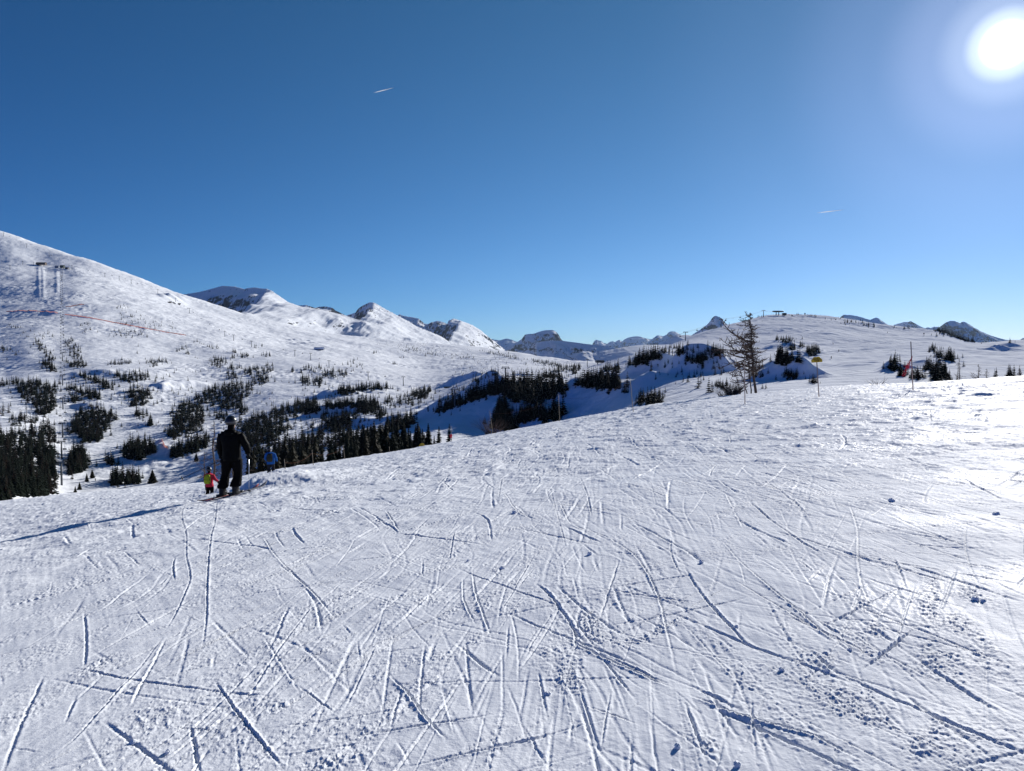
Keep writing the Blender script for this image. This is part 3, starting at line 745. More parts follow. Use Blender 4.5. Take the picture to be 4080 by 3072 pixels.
def merge(c, t):
    m = MB(); m.add(c.v, c.f, 0); m.add(t.v, t.f, 1); return m

far_variants = []
for i in range(8):
    c, t = conifer_mb(1.0, random.uniform(0.19, 0.27), 13, 9, 400 + i)
    me = merge(c, t).build('fir_tree', [M_NEEDLE, M_BARK], smooth=False)
    far_variants.append(me.data); bpy.data.objects.remove(me)
brown_variants = []
for d_ in far_variants[:3]:
    q = d_.copy(); q.materials[0] = M_BROWNT; brown_variants.append(q)
low_variants = []
for i in range(6):
    c, t = conifer_mb(1.0, random.uniform(0.21, 0.28), 9, 7, 500 + i)
    tri = []
    m = merge(c, t)
    v = np.array(m.v, np.float32)
    for f, k in zip(m.f, m.m):
        for j in range(1, len(f) - 1): tri.append((f[0], f[j], f[j + 1], k))
    low_variants.append((v, np.array(tri, np.int64)))

# (pixel polygon of the tree feet, number, height m, place)
P = []
def patch(poly, n, h, where): P.append(([float(q) for q in poly.split()], n, h, where))
def box(x0, y0, x1, y1, n, h, where): patch(f'{x0} {y0} {x1} {y0} {x1} {y1} {x0} {y1}', n, h, where)
W1 = 'in the dense forest filling the lower left corner'
patch('-80 1760 90 1725 190 1700 222 1690 222 1970 100 1992 -80 2010', 620, 9.5, W1)
W2 = 'in the forest block below the orange fence at the left edge'
patch('-80 1525 110 1522 222 1525 224 1620 176 1664 146 1652 139 1620 103 1598 77 1576 66 1540 -80 1540', 260, 8, W2)
W3 = 'in a small clump between the two left forest blocks'
box(48, 1665, 110, 1697, 22, 8, W3); box(121, 1668, 152, 1685, 10, 8, W3); box(-60, 1620, 37, 1660, 16, 8, W3)
W4 = 'in the band right of the left chairlift'
box(271, 1585, 315, 1605, 18, 8, W4); patch('308 1495 340 1495 462 1540 455 1560 430 1555', 55, 7.5, W4); box(271, 1545, 304, 1560, 12, 8, W4); patch('304 1558 345 1560 400 1575 400 1590 340 1588', 40, 8, W4)
W5 = 'in the upper strip of trees on the left slope'
patch('452 1495 590 1490 597 1515 560 1520 520 1530 452 1512', 62, 8, W5); box(434, 1446, 525, 1452, 18, 7, W5); patch('582 1440 640 1438 640 1450 605 1466', 22, 7.5, W5); box(640, 1440, 668, 1446, 8, 7, W5)
W6 = 'in the big dark island of forest beside the left chairlift'
patch('297 1664 330 1640 390 1632 425 1645 476 1668 428 1700 425 1712 399 1766 330 1758 315 1734 272 1732', 210, 8.5, W6)
W7 = 'in the tall rectangular grove right of the lowest lift tower'
patch('275 1805 310 1795 345 1815 352 1872 275 1900', 95, 9, W7)
W8 = 'in the grove above the snowy dip on the left'
patch('509 1570 530 1560 600 1560 598 1605 560 1622 515 1622', 62, 9, W8); box(540, 1650, 578, 1663, 12, 8, W8); box(582, 1682, 612, 1700, 12, 8, W8)
W9 = 'in the round grove left of the standing skier'
patch('487 1800 540 1760 575 1770 625 1792 605 1808 560 1836 500 1828', 100, 8.5, W9); box(425, 1840, 454, 1853, 12, 8, W9)
W10 = 'in the low grove on the slope edge at lower left'
patch('432 1938 450 1910 520 1895 556 1915 556 1930', 45, 9, W10)
W11 = 'in the clumps on the open slope above the black helmet'
patch('836 1445 862 1432 900 1432 902 1447 875 1468 850 1462', 34, 8, W11); box(926, 1412, 996, 1428, 18, 7.5, W11); box(1040, 1415, 1076, 1422, 8, 7.5, W11); box(915, 1462, 955, 1478, 13, 7.5, W11)
patch('966 1475 1020 1468 1087 1458 1087 1482 1050 1495 975 1495', 52, 8, W11); box(900, 1485, 951, 1513, 20, 7.5, W11); patch('995 1505 1060 1495 1072 1510 1060 1535 1010 1540', 42, 8, W11)
W12 = 'in the long forest patch above the standing skier'
patch('762 1590 840 1550 950 1522 1003 1535 1003 1575 985 1595 950 1600 985 1640 970 1660 930 1640 900 1630 800 1612', 210, 8.5, W12)
W13 = 'in the forest patch left of the black helmet'
patch('717 1620 740 1605 800 1620 815 1670 800 1710 755 1735 690 1740 690 1700', 160, 8.5, W13); box(668, 1715, 704, 1755, 24, 8, W13)
W14 = 'in the slanting tree line left of the black jacket'
patch('674 1832 700 1800 760 1770 830 1745 835 1770 780 1800 700 1826', 85, 8.5, W14); box(860, 1650, 905, 1675, 18, 8, W14)
W15 = 'in the wide forest right of the black jacket'
patch('945 1690 1020 1665 1090 1640 1160 1610 1200 1598 1265 1588 1265 1625 1200 1650 1150 1680 1100 1700 1180 1700 1130 1740 1050 1770 980 1790 960 1750', 260, 8.5, W15)
W16 = 'in the rows of trees on the snowy terraces at mid valley'
box(1200, 1610, 1263, 1650, 46, 8, W16); patch('1295 1618 1400 1605 1507 1605 1507 1622 1400 1625 1300 1630', 92, 8, W16); box(1428, 1625, 1507, 1650, 38, 8.5, W16)
patch('1340 1552 1400 1546 1470 1540 1545 1543 1545 1552 1450 1562 1350 1578', 84, 8, W16); patch('1280 1725 1300 1695 1390 1680 1398 1705 1330 1722', 46, 8.5, W16); patch('1225 1700 1300 1650 1440 1635 1440 1665 1330 1690 1240 1710', 64, 5.5, W16)
box(1500, 1652, 1532, 1670, 20, 8.5, W16); patch('1633 1575 1660 1560 1712 1553 1712 1566 1690 1590 1650 1592', 58, 8, W16); box(1532, 1590, 1650, 1618, 36, 7, W16)
W17 = 'in the thin line of trees along the crest of the shaded bank'
patch('1738 1644 1770 1628 1850 1597 1850 1606 1760 1645', 42, 8, W17); box(1625, 1676, 1655, 1690, 14, 8.5, W17); patch('1530 1712 1560 1700 1625 1690 1625 1705 1540 1725', 46, 8.5, W17)
patch('1865 1600 1870 1583 1935 1572 1935 1584', 40, 8, W17); patch('1938 1570 1960 1552 2044 1538 2044 1550 1990 1572', 58, 8, W17)
W18 = 'in the broad forest above the shaded bowl'
patch('1983 1558 2050 1527 2150 1520 2230 1540 2270 1542 2240 1580 2170 1600 2080 1612 2035 1602', 170, 8.5, W18)
W19 = 'in the lower rows of trees in the shaded bowl'
patch('1979 1657 1985 1625 2010 1618 2030 1645 2010 1657', 34, 8, W19); patch('1960 1712 1975 1672 2030 1668 2062 1690 2050 1715', 50, 8, W19); patch('2060 1685 2080 1650 2150 1640 2160 1660 2110 1680', 48, 8, W19)
box(2150, 1655, 2178, 1685, 12, 8.5, W19); patch('2180 1680 2195 1650 2230 1640 2243 1660 2215 1682', 28, 8.5, W19)
W20 = 'in the dark stand left of the bare larch, on the ridge edge'
patch('2288 1535 2330 1520 2390 1505 2440 1512 2465 1530 2472 1556 2420 1548 2330 1545', 125, 9.5, W20); box(2478, 1560, 2510, 1568, 8, 7, W20)
W21 = 'in the clump between the bowl and the bare larch'
patch('2530 1612 2545 1590 2580 1588 2610 1585 2638 1602 2600 1618', 46, 7.5, W21)
W22 = 'in the row of trees below the lower lift station'
box(2158, 1495, 2240, 1508, 34, 8, W22); box(2402, 1470, 2466, 1485, 22, 8.5, W22); patch('2500 1452 2570 1432 2632 1415 2632 1427 2560 1449 2505 1457', 62, 8.5, W22); box(2280, 1485, 2300, 1500, 6, 8, W22)
W23 = 'in the small clumps on the left flank of the right hill'
box(2633, 1395, 2668, 1405, 11, 7, W23); box(2675, 1384, 2692, 1390, 6, 7, W23); box(2693, 1400, 2730, 1412, 14, 7, W23); box(2733, 1438, 2750, 1442, 4, 6, W23)
patch('2760 1446 2770 1438 2810 1428 2810 1436 2790 1448', 24, 7, W23); box(2842, 1412, 2866, 1420, 12, 8, W23); box(2847, 1535, 2907, 1550, 18, 4.2, W23); box(2733, 1430, 2738, 1434, 2, 6, W23); box(2798, 1462, 2802, 1468, 2, 6, W23); box(2782, 1545, 2788, 1550, 1, 7, W23); box(2822, 1560, 2838, 1566, 2, 6.5, W23); box(2873, 1400, 2904, 1412, 4, 6, W23); box(2648, 1560, 2652, 1566, 1, 7, W23)
W24 = 'in the clumps on the knoll behind the yellow sign'
box(3090, 1352, 3105, 1355, 5, 6, W24); box(3112, 1352, 3155, 1366, 24, 6, W24); box(3145, 1386, 3173, 1396, 16, 6.5, W24); box(3189, 1376, 3203, 1384, 6, 6.5, W24); patch('3215 1416 3222 1400 3245 1388 3258 1400 3250 1414', 22, 7, W24); box(3262, 1403, 3270, 1407, 2, 8, W24)
patch('3086 1438 3100 1430 3140 1440 3148 1456 3110 1450', 26, 7.5, W24); box(3153, 1440, 3157, 1446, 1, 8, W24); box(3178, 1440, 3190, 1446, 3, 7.5, W24); box(3128, 1496, 3176, 1514, 18, 4, W24); box(3230, 1523, 3251, 1529, 6, 4, W24); box(2976, 1465, 3042, 1507, 16, 4.5, W24); box(3035, 1545, 3052, 1553, 3, 2.4, W24)
W25 = 'in the clumps behind the pole with the red net'
box(3545, 1468, 3578, 1481, 9, 4.6, W25); box(3581, 1492, 3615, 1501, 8, 4.2, W25); box(3626, 1500, 3673, 1511, 13, 3.6, W25); box(3681, 1468, 3710, 1476, 9, 4.4, W25); patch('3710 1500 3722 1472 3745 1480 3772 1505 3772 1519 3720 1519', 34, 4.4, W25); box(3731, 1420, 3754, 1426, 7, 5.2, W25); box(3757, 1428, 3801, 1438, 14, 5.4, W25); box(3706, 1390, 3730, 1414, 7, 5, W25)
box(3836, 1458, 3842, 1463, 1, 5, W25); box(3953, 1502, 3970, 1509, 3, 4, W25); box(4005, 1500, 4046, 1506, 7, 3.6, W25); box(3770, 1512, 3790, 1520, 7, 2.4, W25); box(3545, 1438, 3582, 1446, 4, 4, W25)
W26 = 'in the line of trees down the far right ridge'
patch('3722 1316 3760 1318 3800 1332 3850 1352 3893 1364 3860 1366 3800 1342 3740 1328', 60, 6.5, W26); box(4020, 1360, 4050, 1366, 3, 5, W26)
W27 = 'on the skyline of the right hill beside the upper lift station'
box(3018, 1256, 3055, 1262, 12, 3.5, W27); box(3172, 1254, 3184, 1256, 4, 4.5, W27); box(3222, 1258, 3262, 1264, 12, 3.5, W27); box(3284, 1270, 3290, 1273, 1, 7, W27); box(3315, 1270, 3350, 1274, 10, 4, W27); box(3360, 1280, 3432, 1290, 20, 4.5, W27); box(3440, 1294, 3495, 1302, 12, 5, W27); box(3562, 1306, 3625, 1311, 8, 4, W27)
W28 = 'scattered over the upper left slope near the orange fence'
patch('34 1297 84 1303 84 1312 34 1300', 14, 5, W28); box(77, 1317, 222, 1350, 26, 5, W28); patch('135 1365 150 1358 215 1420 225 1436 200 1440', 62, 6, W28); patch('262 1352 290 1355 330 1430 320 1445 275 1420', 60, 6.5, W28); box(316, 1286, 356, 1301, 14, 5, W28); box(323, 1312, 363, 1325, 12, 5.5, W28)
box(464, 1214, 511, 1236, 14, 5.5, W28); box(470, 1245, 580, 1300, 34, 5.5, W28); box(437, 1315, 585, 1345, 40, 5.5, W28); box(585, 1268, 700, 1312, 22, 5, W28); box(549, 1380, 553, 1383, 1, 6, W28); box(543, 1406, 547, 1409, 1, 6, W28); patch('-30 1375 30 1384 72 1425 66 1436 20 1410', 14, 6.5, W28); patch('145 1440 190 1440 222 1470 225 1490 180 1470', 36, 8, W28); patch('262 1445 330 1445 345 1460 330 1470 270 1462', 34, 7, W28)
W29 = 'scattered over the broad white slope at mid left'
box(700, 1380, 740, 1400, 10, 7, W29); box(740, 1406, 765, 1412, 6, 7, W29); box(770, 1360, 818, 1376, 9, 6.5, W29); box(831, 1380, 875, 1392, 8, 7, W29); box(922, 1400, 940, 1407, 6, 7.5, W29); box(1005, 1378, 1047, 1388, 7, 7.5, W29); box(1200, 1460, 1282, 1488, 26, 7.5, W29); box(1200, 1508, 1282, 1540, 48, 8, W29); box(1155, 1475, 1170, 1483, 4, 8, W29)
box(1285, 1478, 1384, 1508, 42, 8, W29); box(1349, 1435, 1440, 1467, 13, 7, W29); box(1488, 1404, 1507, 1409, 5, 7.5, W29); box(1560, 1448, 1583, 1456, 6, 7.5, W29); box(1589, 1424, 1608, 1432, 4, 7, W29); box(623, 1505, 628, 1508, 1, 8, W29); box(648, 1511, 654, 1515, 1, 8, W29)
W30 = 'on the far sunlit plateau below the rounded peaks'
box(1598, 1385, 1675, 1402, 30, 6, W30); box(1697, 1408, 1738, 1418, 18, 6, W30); patch('1500 1350 1700 1370 1900 1395 1900 1440 1650 1415 1500 1375', 110, 4, W30); box(1792, 1412, 1896, 1428, 26, 5.5, W30); patch('1905 1398 1960 1404 2065 1424 2062 1432 1960 1412', 70, 6.5, W30)
patch('2100 1434 2160 1440 2235 1456 2228 1463 2150 1450', 70, 7, W30); box(2233, 1460, 2308, 1480, 44, 7.5, W30); box(2202, 1472, 2230, 1480, 9, 7.5, W30); patch('1800 1425 2000 1415 2210 1450 2210 1500 2000 1510 1800 1500', 150, 3.2, W30); box(1878, 1515, 1920, 1527, 10, 5, W30); box(1812, 1544, 1860, 1560, 8, 4, W30)

W32 = 'in the dark forest filling the hollow between the skier in blue and the shaded bowl'
patch('1000 1800 1130 1760 1400 1715 1480 1750 1300 1800 1100 1850 1000 1860', 170, 8, W32)
W31 = 'standing apart between the forest patches of the mid valley'
patch('600 1560 1250 1560 1250 1720 900 1800 500 1760', 90, 5, W31); patch('1200 1560 1900 1530 1900 1640 1250 1740', 130, 5, W31); patch('280 1450 900 1400 960 1520 500 1620 280 1640', 70, 5, W31); patch('2640 1400 2900 1330 2960 1480 2700 1540 2560 1500', 40, 3.5, W31)
def inside(p, x, y):
    r = False; n = len(p) // 2
    for i in range(n):
        x1, y1 = p[2 * i], p[2 * i + 1]; x2, y2 = p[2 * i - 2], p[2 * i - 1]
        if (y1 > y) != (y2 > y) and x < (x2 - x1) * (y - y1) / (y2 - y1) + x1: r = not r
    return r

trees = []          # (apparent size, point, height, place)
for poly, n, h, where in P:
    n = int(n * (2.3 if where in (W23, W24, W25) and n > 3 else 1.05 if where == W1 else 1.75 if n > 30 else 1.5 if n > 10 else 1))
    h *= {W20: .8, W21: .62, W22: .85, W23: .68, W24: .72, W25: .95}.get(where, 1)
    xs, ys = poly[0::2], poly[1::2]
    got = 0; tries = 0
    while got < n and tries < n * 40:
        tries += 1
        x, y = random.uniform(min(xs), max(xs)), random.uniform(min(ys) - 0.01, max(ys) + 0.01)
        if not inside(poly, x, y): continue
        hh = h * random.choice((0.45, 0.6, 0.8, 0.95, 1.05, 1.2)) * random.uniform(0.9, 1.12)
        if n > 8 and where != W1 and random.random() < .22: x += random.gauss(0, 26); y += random.gauss(0, 9); hh *= random.uniform(.45, .9)
        if n > 8 and where not in (W1, W2): x += random.gauss(0, 5); y += random.gauss(0, 2.5)
        p = on_val(x, y)
        trees.append((hh / p.y, p, hh, where, x)); got += 1
trees.sort(key=lambda t: -t[0])
KINDS = {}
def add_tree(me, p, hh, w, label, group):
    o = bpy.data.objects.new('fir_tree', me); COL.objects.link(o)
    o.location = p - Vector((0, 0, 0.15)); o.scale = (hh * w, hh * w, hh); o.rotation_euler = (0, 0, random.uniform(0, 6.28))
    return tag(o, label, 'tree', group)
NIND = 262
for s_a, p, hh, where, x in trees[:NIND]:
    lab = 'dark fir ' + where if len(where.split()) < 14 else where
    add_tree(random.choice(far_variants + far_variants[:6] + brown_variants), p, hh, random.uniform(0.85, 1.2), lab, 'firs ' + where)
vs, fs, ms, off = [], [], [], 0
for s_a, p, hh, where, x in trees[NIND:]:
    v, f = low_variants[random.randrange(6)]
    a = random.uniform(0, 6.28); w = hh * random.uniform(0.85, 1.25)
    c, s_ = math.cos(a) * w, math.sin(a) * w
    q = np.stack([v[:, 0] * c - v[:, 1] * s_ + p.x, v[:, 0] * s_ + v[:, 1] * c + p.y, v[:, 2] * hh + p.z - 0.15], 1)
    vs.append(q); fs.append(f[:, :3] + off); ms.append(f[:, 3] if random.random() < .84 else np.where(f[:, 3] == 0, 2, 1)); off += len(v)
me = np_mesh('far_fir_forest', np.concatenate(vs), np.concatenate(fs), False, np.concatenate(ms))
me.materials.append(M_NEEDLE); me.materials.append(M_BARK); me.materials.append(M_BROWNT)
tag(link('far_fir_forest', me), 'dark far firs in clumps and forests over the whole snowy valley', 'forest', kind='stuff')

# big spruces just over the edge of the near slope: trunk and crown each their own part
near_meshes = []
for i in range(6):
    c, t = conifer_mb(1.0, (0.20, 0.23, 0.17, 0.14, 0.26, 0.12)[i], 26 + 2 * (i % 3), 18, 700 + i, ragged=0.5)
    co = c.build('crown', M_NEEDLE2 if i in (0, 1, 4) else M_NEEDLE, smooth=False); to = t.build('trunk', M_BARK)
    near_meshes.append((co.data, to.data)); bpy.data.objects.remove(co); bpy.data.objects.remove(to)
def big_tree(px, top, h, kind, label, Y=None, base=None, group='tall spruces below the edge of the near slope'):
    """stand a spruce of height h so that its tip is at the photo row top"""
    if base is not None: p = on_val(px, base); h = (ray(px, top)[1] * p.y) - p.z; Y = p.y
    else:
        z = ray(px, top)[1] * Y - h
        gz = float(val_z(np.array([ray(px, top)[0] * Y]), np.array([Y]))[0])
        h = max(h, ray(px, top)[1] * Y - gz)
        p = Vector((ray(px, top)[0] * Y, Y, ray(px, top)[1] * Y - h))
    e = empty('spruce_tree', p - Vector((0, 0, 0.1)), random.uniform(0, 6.28))
    w = min(h, 14) * random.uniform(.95, 1.1) * (1.25 if kind in (0, 1, 4) else 1.15)
    e.scale = (w, w, h)
    for d, nm in zip(near_meshes[kind], ('crown', 'trunk')):
        link(nm, d, e)
    return tag(e, label, 'tree', group)
T = [(1490, 1672, 11, 4, 190, 'broad dark spruce, tallest of the group right of the skier in blue'), (1540, 1680, 10, 1, 200, 'tall dark spruce crowding the right side of the broadest spruce'), (1455, 1712, 10, 0, 180, 'ragged spruce crowding the left side of the broadest spruce'),
     (1165, 1745, 9, 4, 150, 'wide spruce directly right of the skier in blue'), (1255, 1735, 9, 0, 160, 'wide spruce behind the first rope post right of the skier in blue'), (1205, 1765, 8, 1, 155, 'shorter spruce between the two wide ones by the skier in blue'),
     (1320, 1740, 9, 2, 170, 'dark spruce between the two tall rope posts'), (1385, 1735, 9, 2, 175, 'dark spruce right behind the second rope post'), (1010, 1790, 8, 0, 140, 'low spruce between the standing skier and the skier in blue'), (1045, 1775, 8, 1, 150, 'spruce whose tip shows left of the blue jacket'),
     (1573, 1716, 9, 2, 210, 'narrow spruce left of the pair of close spruces at mid slope edge'), (1615, 1700, 10, 2, 215, 'left one of a pair of close spruces above the slope edge'), (1628, 1694, 10, 3, 220, 'right one of a pair of close spruces above the slope edge'), (1665, 1678, 11, 0, 215, 'spruce with spreading boughs above the small yellow sign top'),
     (1706, 1684, 11, 2, 220, 'thin pointed spruce next right after the spreading spruce'), (1749, 1697, 9, 3, 225, 'small thin spruce halfway to the red marker post'), (1790, 1686, 10, 3, 225, 'thin spruce touching the red marker post'), (1415, 1758, 8, 2, 180, 'short spruce below the broad spruce at left'), (1600, 1745, 8, 2, 190, 'short spruce in front of the close pair'),
     (1107, 1785, 7, 0, 145, 'low ragged spruce hiding behind the skier in blue'), (1730, 1735, 7, 3, 220, 'tiny pointed spruce on the slope edge right of the small yellow sign')]
for px, top, h, k, Y, lab in T: big_tree(px, top, h, k, lab, Y=Y)
rd_ = random.Random(5)
for i in range(130):
    px = rd_.uniform(985, 1700) if i % 3 else rd_.uniform(1380, 1600); Yy = rd_.uniform(190, 300)
    big_tree(px, 1812 - (px - 1100) * 0.14 - 75 * rd_.random() ** 1.6, 8, rd_.choice((0, 1, 2, 3, 5, 2)), 'dark spruce in the dense belt below the slope edge behind the wide spruces', Y=Yy, group='spruces in the belt below the slope edge')
for px, top, base, k, lab in ((608, 1868, 1924, 4, 'bushy olive spruce alone at the slope edge left of the red jacket'), (368, 1868, 1905, 1, 'lone spruce with visible boughs left of the lowest lift clearing'), (346, 1884, 1920, 0, 'shorter spruce beside the lone bough spruce'),
                               (300, 1935, 1962, 0, 'left spruce of the pair at the slope edge by the lift tower'), (317, 1920, 1952, 1, 'right spruce of the pair at the slope edge by the lift tower'), (782, 1800, 1838, 1, 'single spruce on the white run left of the standing skier')):
    big_tree(px, top, 8, k, lab, base=base, group='single spruces at the left slope edge')

# ------------------------------------------------------------------ bare larches
def larch(name, base, h, seed, label, lean=(-0.09, 0.0), left=1.0, right=0.5, n1=64, start=0.22, group=None, rt=0.018, stems=(), tw=1.0, bend=None):
    rd = random.Random(seed)
    e = empty(name, base)
    tr = MB(); br = MB()
    def stem(x0, h_, lean_, rr_, n_, st, lf, rg):
        pts = []; m = 12
        for i in range(m + 1):
            f = i / m
            k = bend(f) if bend and x0 == 0 else 0
            pts.append(Vector((x0 + lean_[0] * h_ * f + k + rd.uniform(-.008, .008) * h_, lean_[1] * h_ * f + rd.uniform(-.006, .006) * h_, -0.3 + (h_ + 0.3) * f)))
        tr.tube(pts, [rr_ * h_ * (1 - 0.93 * (i / m)) + 0.006 for i in range(m + 1)], 8)
        def atp(f):
            k = f * m; i = min(m - 1, int(k)); return pts[i].lerp(pts[i + 1], k - i)
        for b in range(n_):
            f = st + (1 - st) * (b + rd.random()) / n_
            o = atp(f); a = rd.uniform(0, 6.283)
            d = Vector((math.cos(a), math.sin(a), 0))
            side = lf if d.x < 0 else rg
            env = (1 - ((f - st) / (1 - st + 1e-6)) ** 1.6) * 0.9 + 0.12
            if f < st + 0.12: env *= 0.75
            L = 0.27 * h_ * env * (side * abs(d.x) + 0.55 * (1 - abs(d.x))) * rd.choice((.35, .6, .85, 1.0, 1.25)) * rd.uniform(.85, 1.15)
            if L < 0.15: L = 0.15
            q = [o]; dirv = d + Vector((0, 0, rd.uniform(-.5, .35)))
            ns = 6; drift = rd.uniform(-.5, .5)
            for s in range(ns):
                dirv = (dirv + Vector((-d.y, d.x, 0)) * drift * .12 + Vector((rd.uniform(-.22, .22), rd.uniform(-.22, .22), rd.uniform(-.2, .27)))).normalized()
                q.append(q[-1] + dirv * L / ns)
            r0 = min(0.05, 0.012 + 0.012 * L) * tw
            br.tube(q, [r0 * (1 - 0.75 * s / ns) for s in range(ns + 1)], 4)
            for s in range(1, ns + 1):
                for w in range(3):
                    if rd.random() < 0.15: continue
                    tl = L * rd.uniform(0.10, 0.28) + 0.06
                    dv = (dirv * 0.5 + Vector((rd.uniform(-1, 1), rd.uniform(-1, 1), rd.uniform(-.5, .9)))).normalized()
                    p0 = q[s - 1].lerp(q[s], rd.random())
                    p1 = p0 + dv * tl * .55; p2 = p1 + (dv + Vector((rd.uniform(-.6, .6), rd.uniform(-.6, .6), rd.uniform(-.2, .6)))).normalized() * tl * .5
                    br.tube([p0, p1, p2], [r0 * .55, r0 * .42, r0 * .25], 3)
    stem(0, h, lean, rt, n1, start, left, right)
    for (x0, hh, ln, nn, st) in stems: stem(x0, hh, ln, rt * 1.05, nn, st, left * 1.1, right * .8)
    tr.build('trunk', M_LARCH, e); br.build('branches', M_TWIG, e, smooth=False)
    return tag(e, label, 'tree', group)
LY_ = 68.0
pL = ground_at(3016, LY_); pL.z = fgz(pL.x, pL.y)
sc = LY_ / F
larch('larch_tree', pL, 318 * sc, 31, 'large bare larch with crooked brown branches reaching left, behind the thin marker post', lean=(-0.085, 0.02), left=1.75, right=0.6, n1=150, start=0.26,
      stems=((-20 * sc, 150 * sc, (-0.10, 0.05), 22, 0.30), (-35 * sc, 118 * sc, (-0.34, 0.0), 22, 0.25), (-62 * sc, 92 * sc, (-0.30, -.03), 20, 0.15)), tw=1.5, bend=lambda f: -0.45 * math.sin(f * 3.0) * (0.4 if f < .35 else 0.2))
def bush(px, Y, w, h, seed, label, n=60, cat='shrub', mat=None):
    rd = random.Random(seed); m = MB(); p = ground_at(px, Y); p.z = max(fg(p.x, p.y), float(val_z(np.array([p.x]), np.array([p.y]))[0]))
    for i in range(n):
        a = rd.uniform(0, 6.28); s = rd.random() ** .5 * w * .25
        q = [Vector((math.cos(a) * s, math.sin(a) * s, -0.1))]; d = Vector((math.cos(a) * .6, math.sin(a) * .6, rd.uniform(.6, 1.4))).normalized()
        for k in range(4):
            q.append(q[-1] + d * h * .3 * rd.uniform(.6, 1.1)); d = (d + Vector((rd.uniform(-.4, .4), rd.uniform(-.4, .4), rd.uniform(-.3, .2)))).normalized()
        m.tube(q, [.018, .015, .011, .008, .004], 3)
    o = m.build('shrub', mat or M_TWIG, smooth=False); o.location = p
    return tag(o, label, cat)
bush(2922, 66, 1.7, 1.3, 5, 'dense dark brown shrub at the foot of the large bare larch', 260, mat=M_BARK)
bush(2885, 64, 1.6, 0.9, 6, 'low pale twiggy shrub left of the larch foot', 60)
bush(3497, 60, 1.5, 0.8, 7, 'sparse twigs poking through snow between the yellow sign and the net post', 16)
bush(1960, 70, 2.2, 2.0, 8, 'brown leafless shrub around the leaning rope post at the bowl', 90)
bush(1080, 50, 0.5, 0.4, 9, 'tiny twig tuft at the slope edge beside the skier in blue', 8)
for px, Yy, h, sd, lf, rg, lab in ((3824, 150, 5.4, 41, .9, .9, 'slender bare larch at the right behind the net post'), (3900, 110, 3.3, 42, 1.5, 1.0, 'bushy low larch with bent twigs near the right edge'), (3932, 112, 2.9, 43, 1.2, 1.2, 'small larch pressed against the bushy low larch'),
                                   (860, 112, 8.6, 44, .9, .9, 'brown leafless larch standing behind the left shoulder of the standing skier'), (935, 118, 6.5, 45, .8, .8, 'leafless larch showing right of the black trousers'), (820, 120, 5.5, 46, .8, .8, 'leafless larch between the red jacket and the standing skier'), (4062, 130, 2.4, 47, .9, .9, 'small bare larch at the right picture edge')):
    z = float(val_z(np.array([(px - 2040) / F * Yy]), np.array([Yy]))[0])
    tops = {860: 1672, 935: 1735, 820: 1800, 3824: 1425, 3900: 1452, 3932: 1470, 4062: 1468}[px]
    zt = ray(px, tops)[1] * Yy
    h = max(h, zt - z) if px < 1000 else h
    z0 = zt - h
    larch('larch_tree', Vector(((px - 2040) / F * Yy, Yy, z0)), h, sd, lab, lean=(-0.02, 0), left=lf, right=rg, n1=46 if px > 1000 else 60, start=0.12 if px > 1000 else .3, tw=0.9)
HAZE = 1.1e-5
# ------------------------------------------------------------------ people
def skin_mesh(name, V, E, mats, matfn, parent, sub=2):
    """V: name -> (x, y, z, radius); one continuous skinned figure"""
    keys = list(V); me = bpy.data.meshes.new(name)
    me.from_pydata([V[k][:3] for k in keys], [(keys.index(a), keys.index(b)) for a, b in E], [])
    o = bpy.data.objects.new(name, me); COL.objects.link(o)
    o.modifiers.new('skin', 'SKIN'); sm = o.modifiers.new('sub', 'SUBSURF'); sm.levels = sub; sm.render_levels = sub
    if not me.skin_vertices: bpy.context.view_layer.update()
    for i, k in enumerate(keys):
        sv = me.skin_vertices[0].data[i]; r = V[k][3]
        sv.radius = (r, r) if not hasattr(r, '__len__') else r
        sv.use_root = (i == 0)
    bpy.context.view_layer.update()
    m2 = bpy.data.meshes.new_from_object(o.evaluated_get(bpy.context.evaluated_depsgraph_get()))
    bpy.data.objects.remove(o)
    m2.materials.clear()
    for m in mats: m2.materials.append(m)
    for p in m2.polygons: p.material_index = matfn(p.center); p.use_smooth = True
    return link(name, m2, parent)

def ell(cx, cy, cz, rx, ry, n=18, sq=1.0, tilt=0.0):
    r = []
    for k in range(n):
        a = 2 * math.pi * k / n
        c, s = math.cos(a), math.sin(a)
        r.append((cx + rx * math.copysign(abs(c) ** sq, c), cy + ry * math.copysign(abs(s) ** sq, s), cz + tilt * c))
    return r

def glove(parent, wrist, grip, mat, name='glove', s=1.0, seed=0):
    """palm, four curled fingers of different lengths and a thumb closed round a pole grip"""
    m = MB(); w = Vector(wrist); g = Vector(grip); d = (g - w)
    d = d.normalized() if d.length > 1e-4 else Vector((0, 0, -1))
    a = d.orthogonal().normalized(); b = d.cross(a)
    m.tube([w - d * .05, w, w + d * .03], [.045 * s, .043 * s, .036 * s], 10)
    m.tube([w + d * .01, w + d * .05, w + d * .095], [.036 * s, .046 * s, .042 * s], 10, flat=0.62)
    for k, L in enumerate((.072, .082, .078, .062)):
        o = w + d * .085 + a * (k - 1.5) * .022 * s
        p1 = o + d * L * .4; p2 = p1 + (d * .4 - b) * L * .38; p3 = p2 + (-d * .5 - b * .7) * L * .34
        m.tube([o, p1, p2, p3], [.0125 * s, .012 * s, .011 * s, .009 * s], 6)
    t0 = w + d * .04 + a * .040 * s; t1 = t0 + (a * .5 + d - b * .4) * .035; t2 = t1 + (d * .6 - b) * .028
    m.tube([t0, t1, t2], [.014 * s, .013 * s, .010 * s], 6)
    return m.build(name, mat, parent)

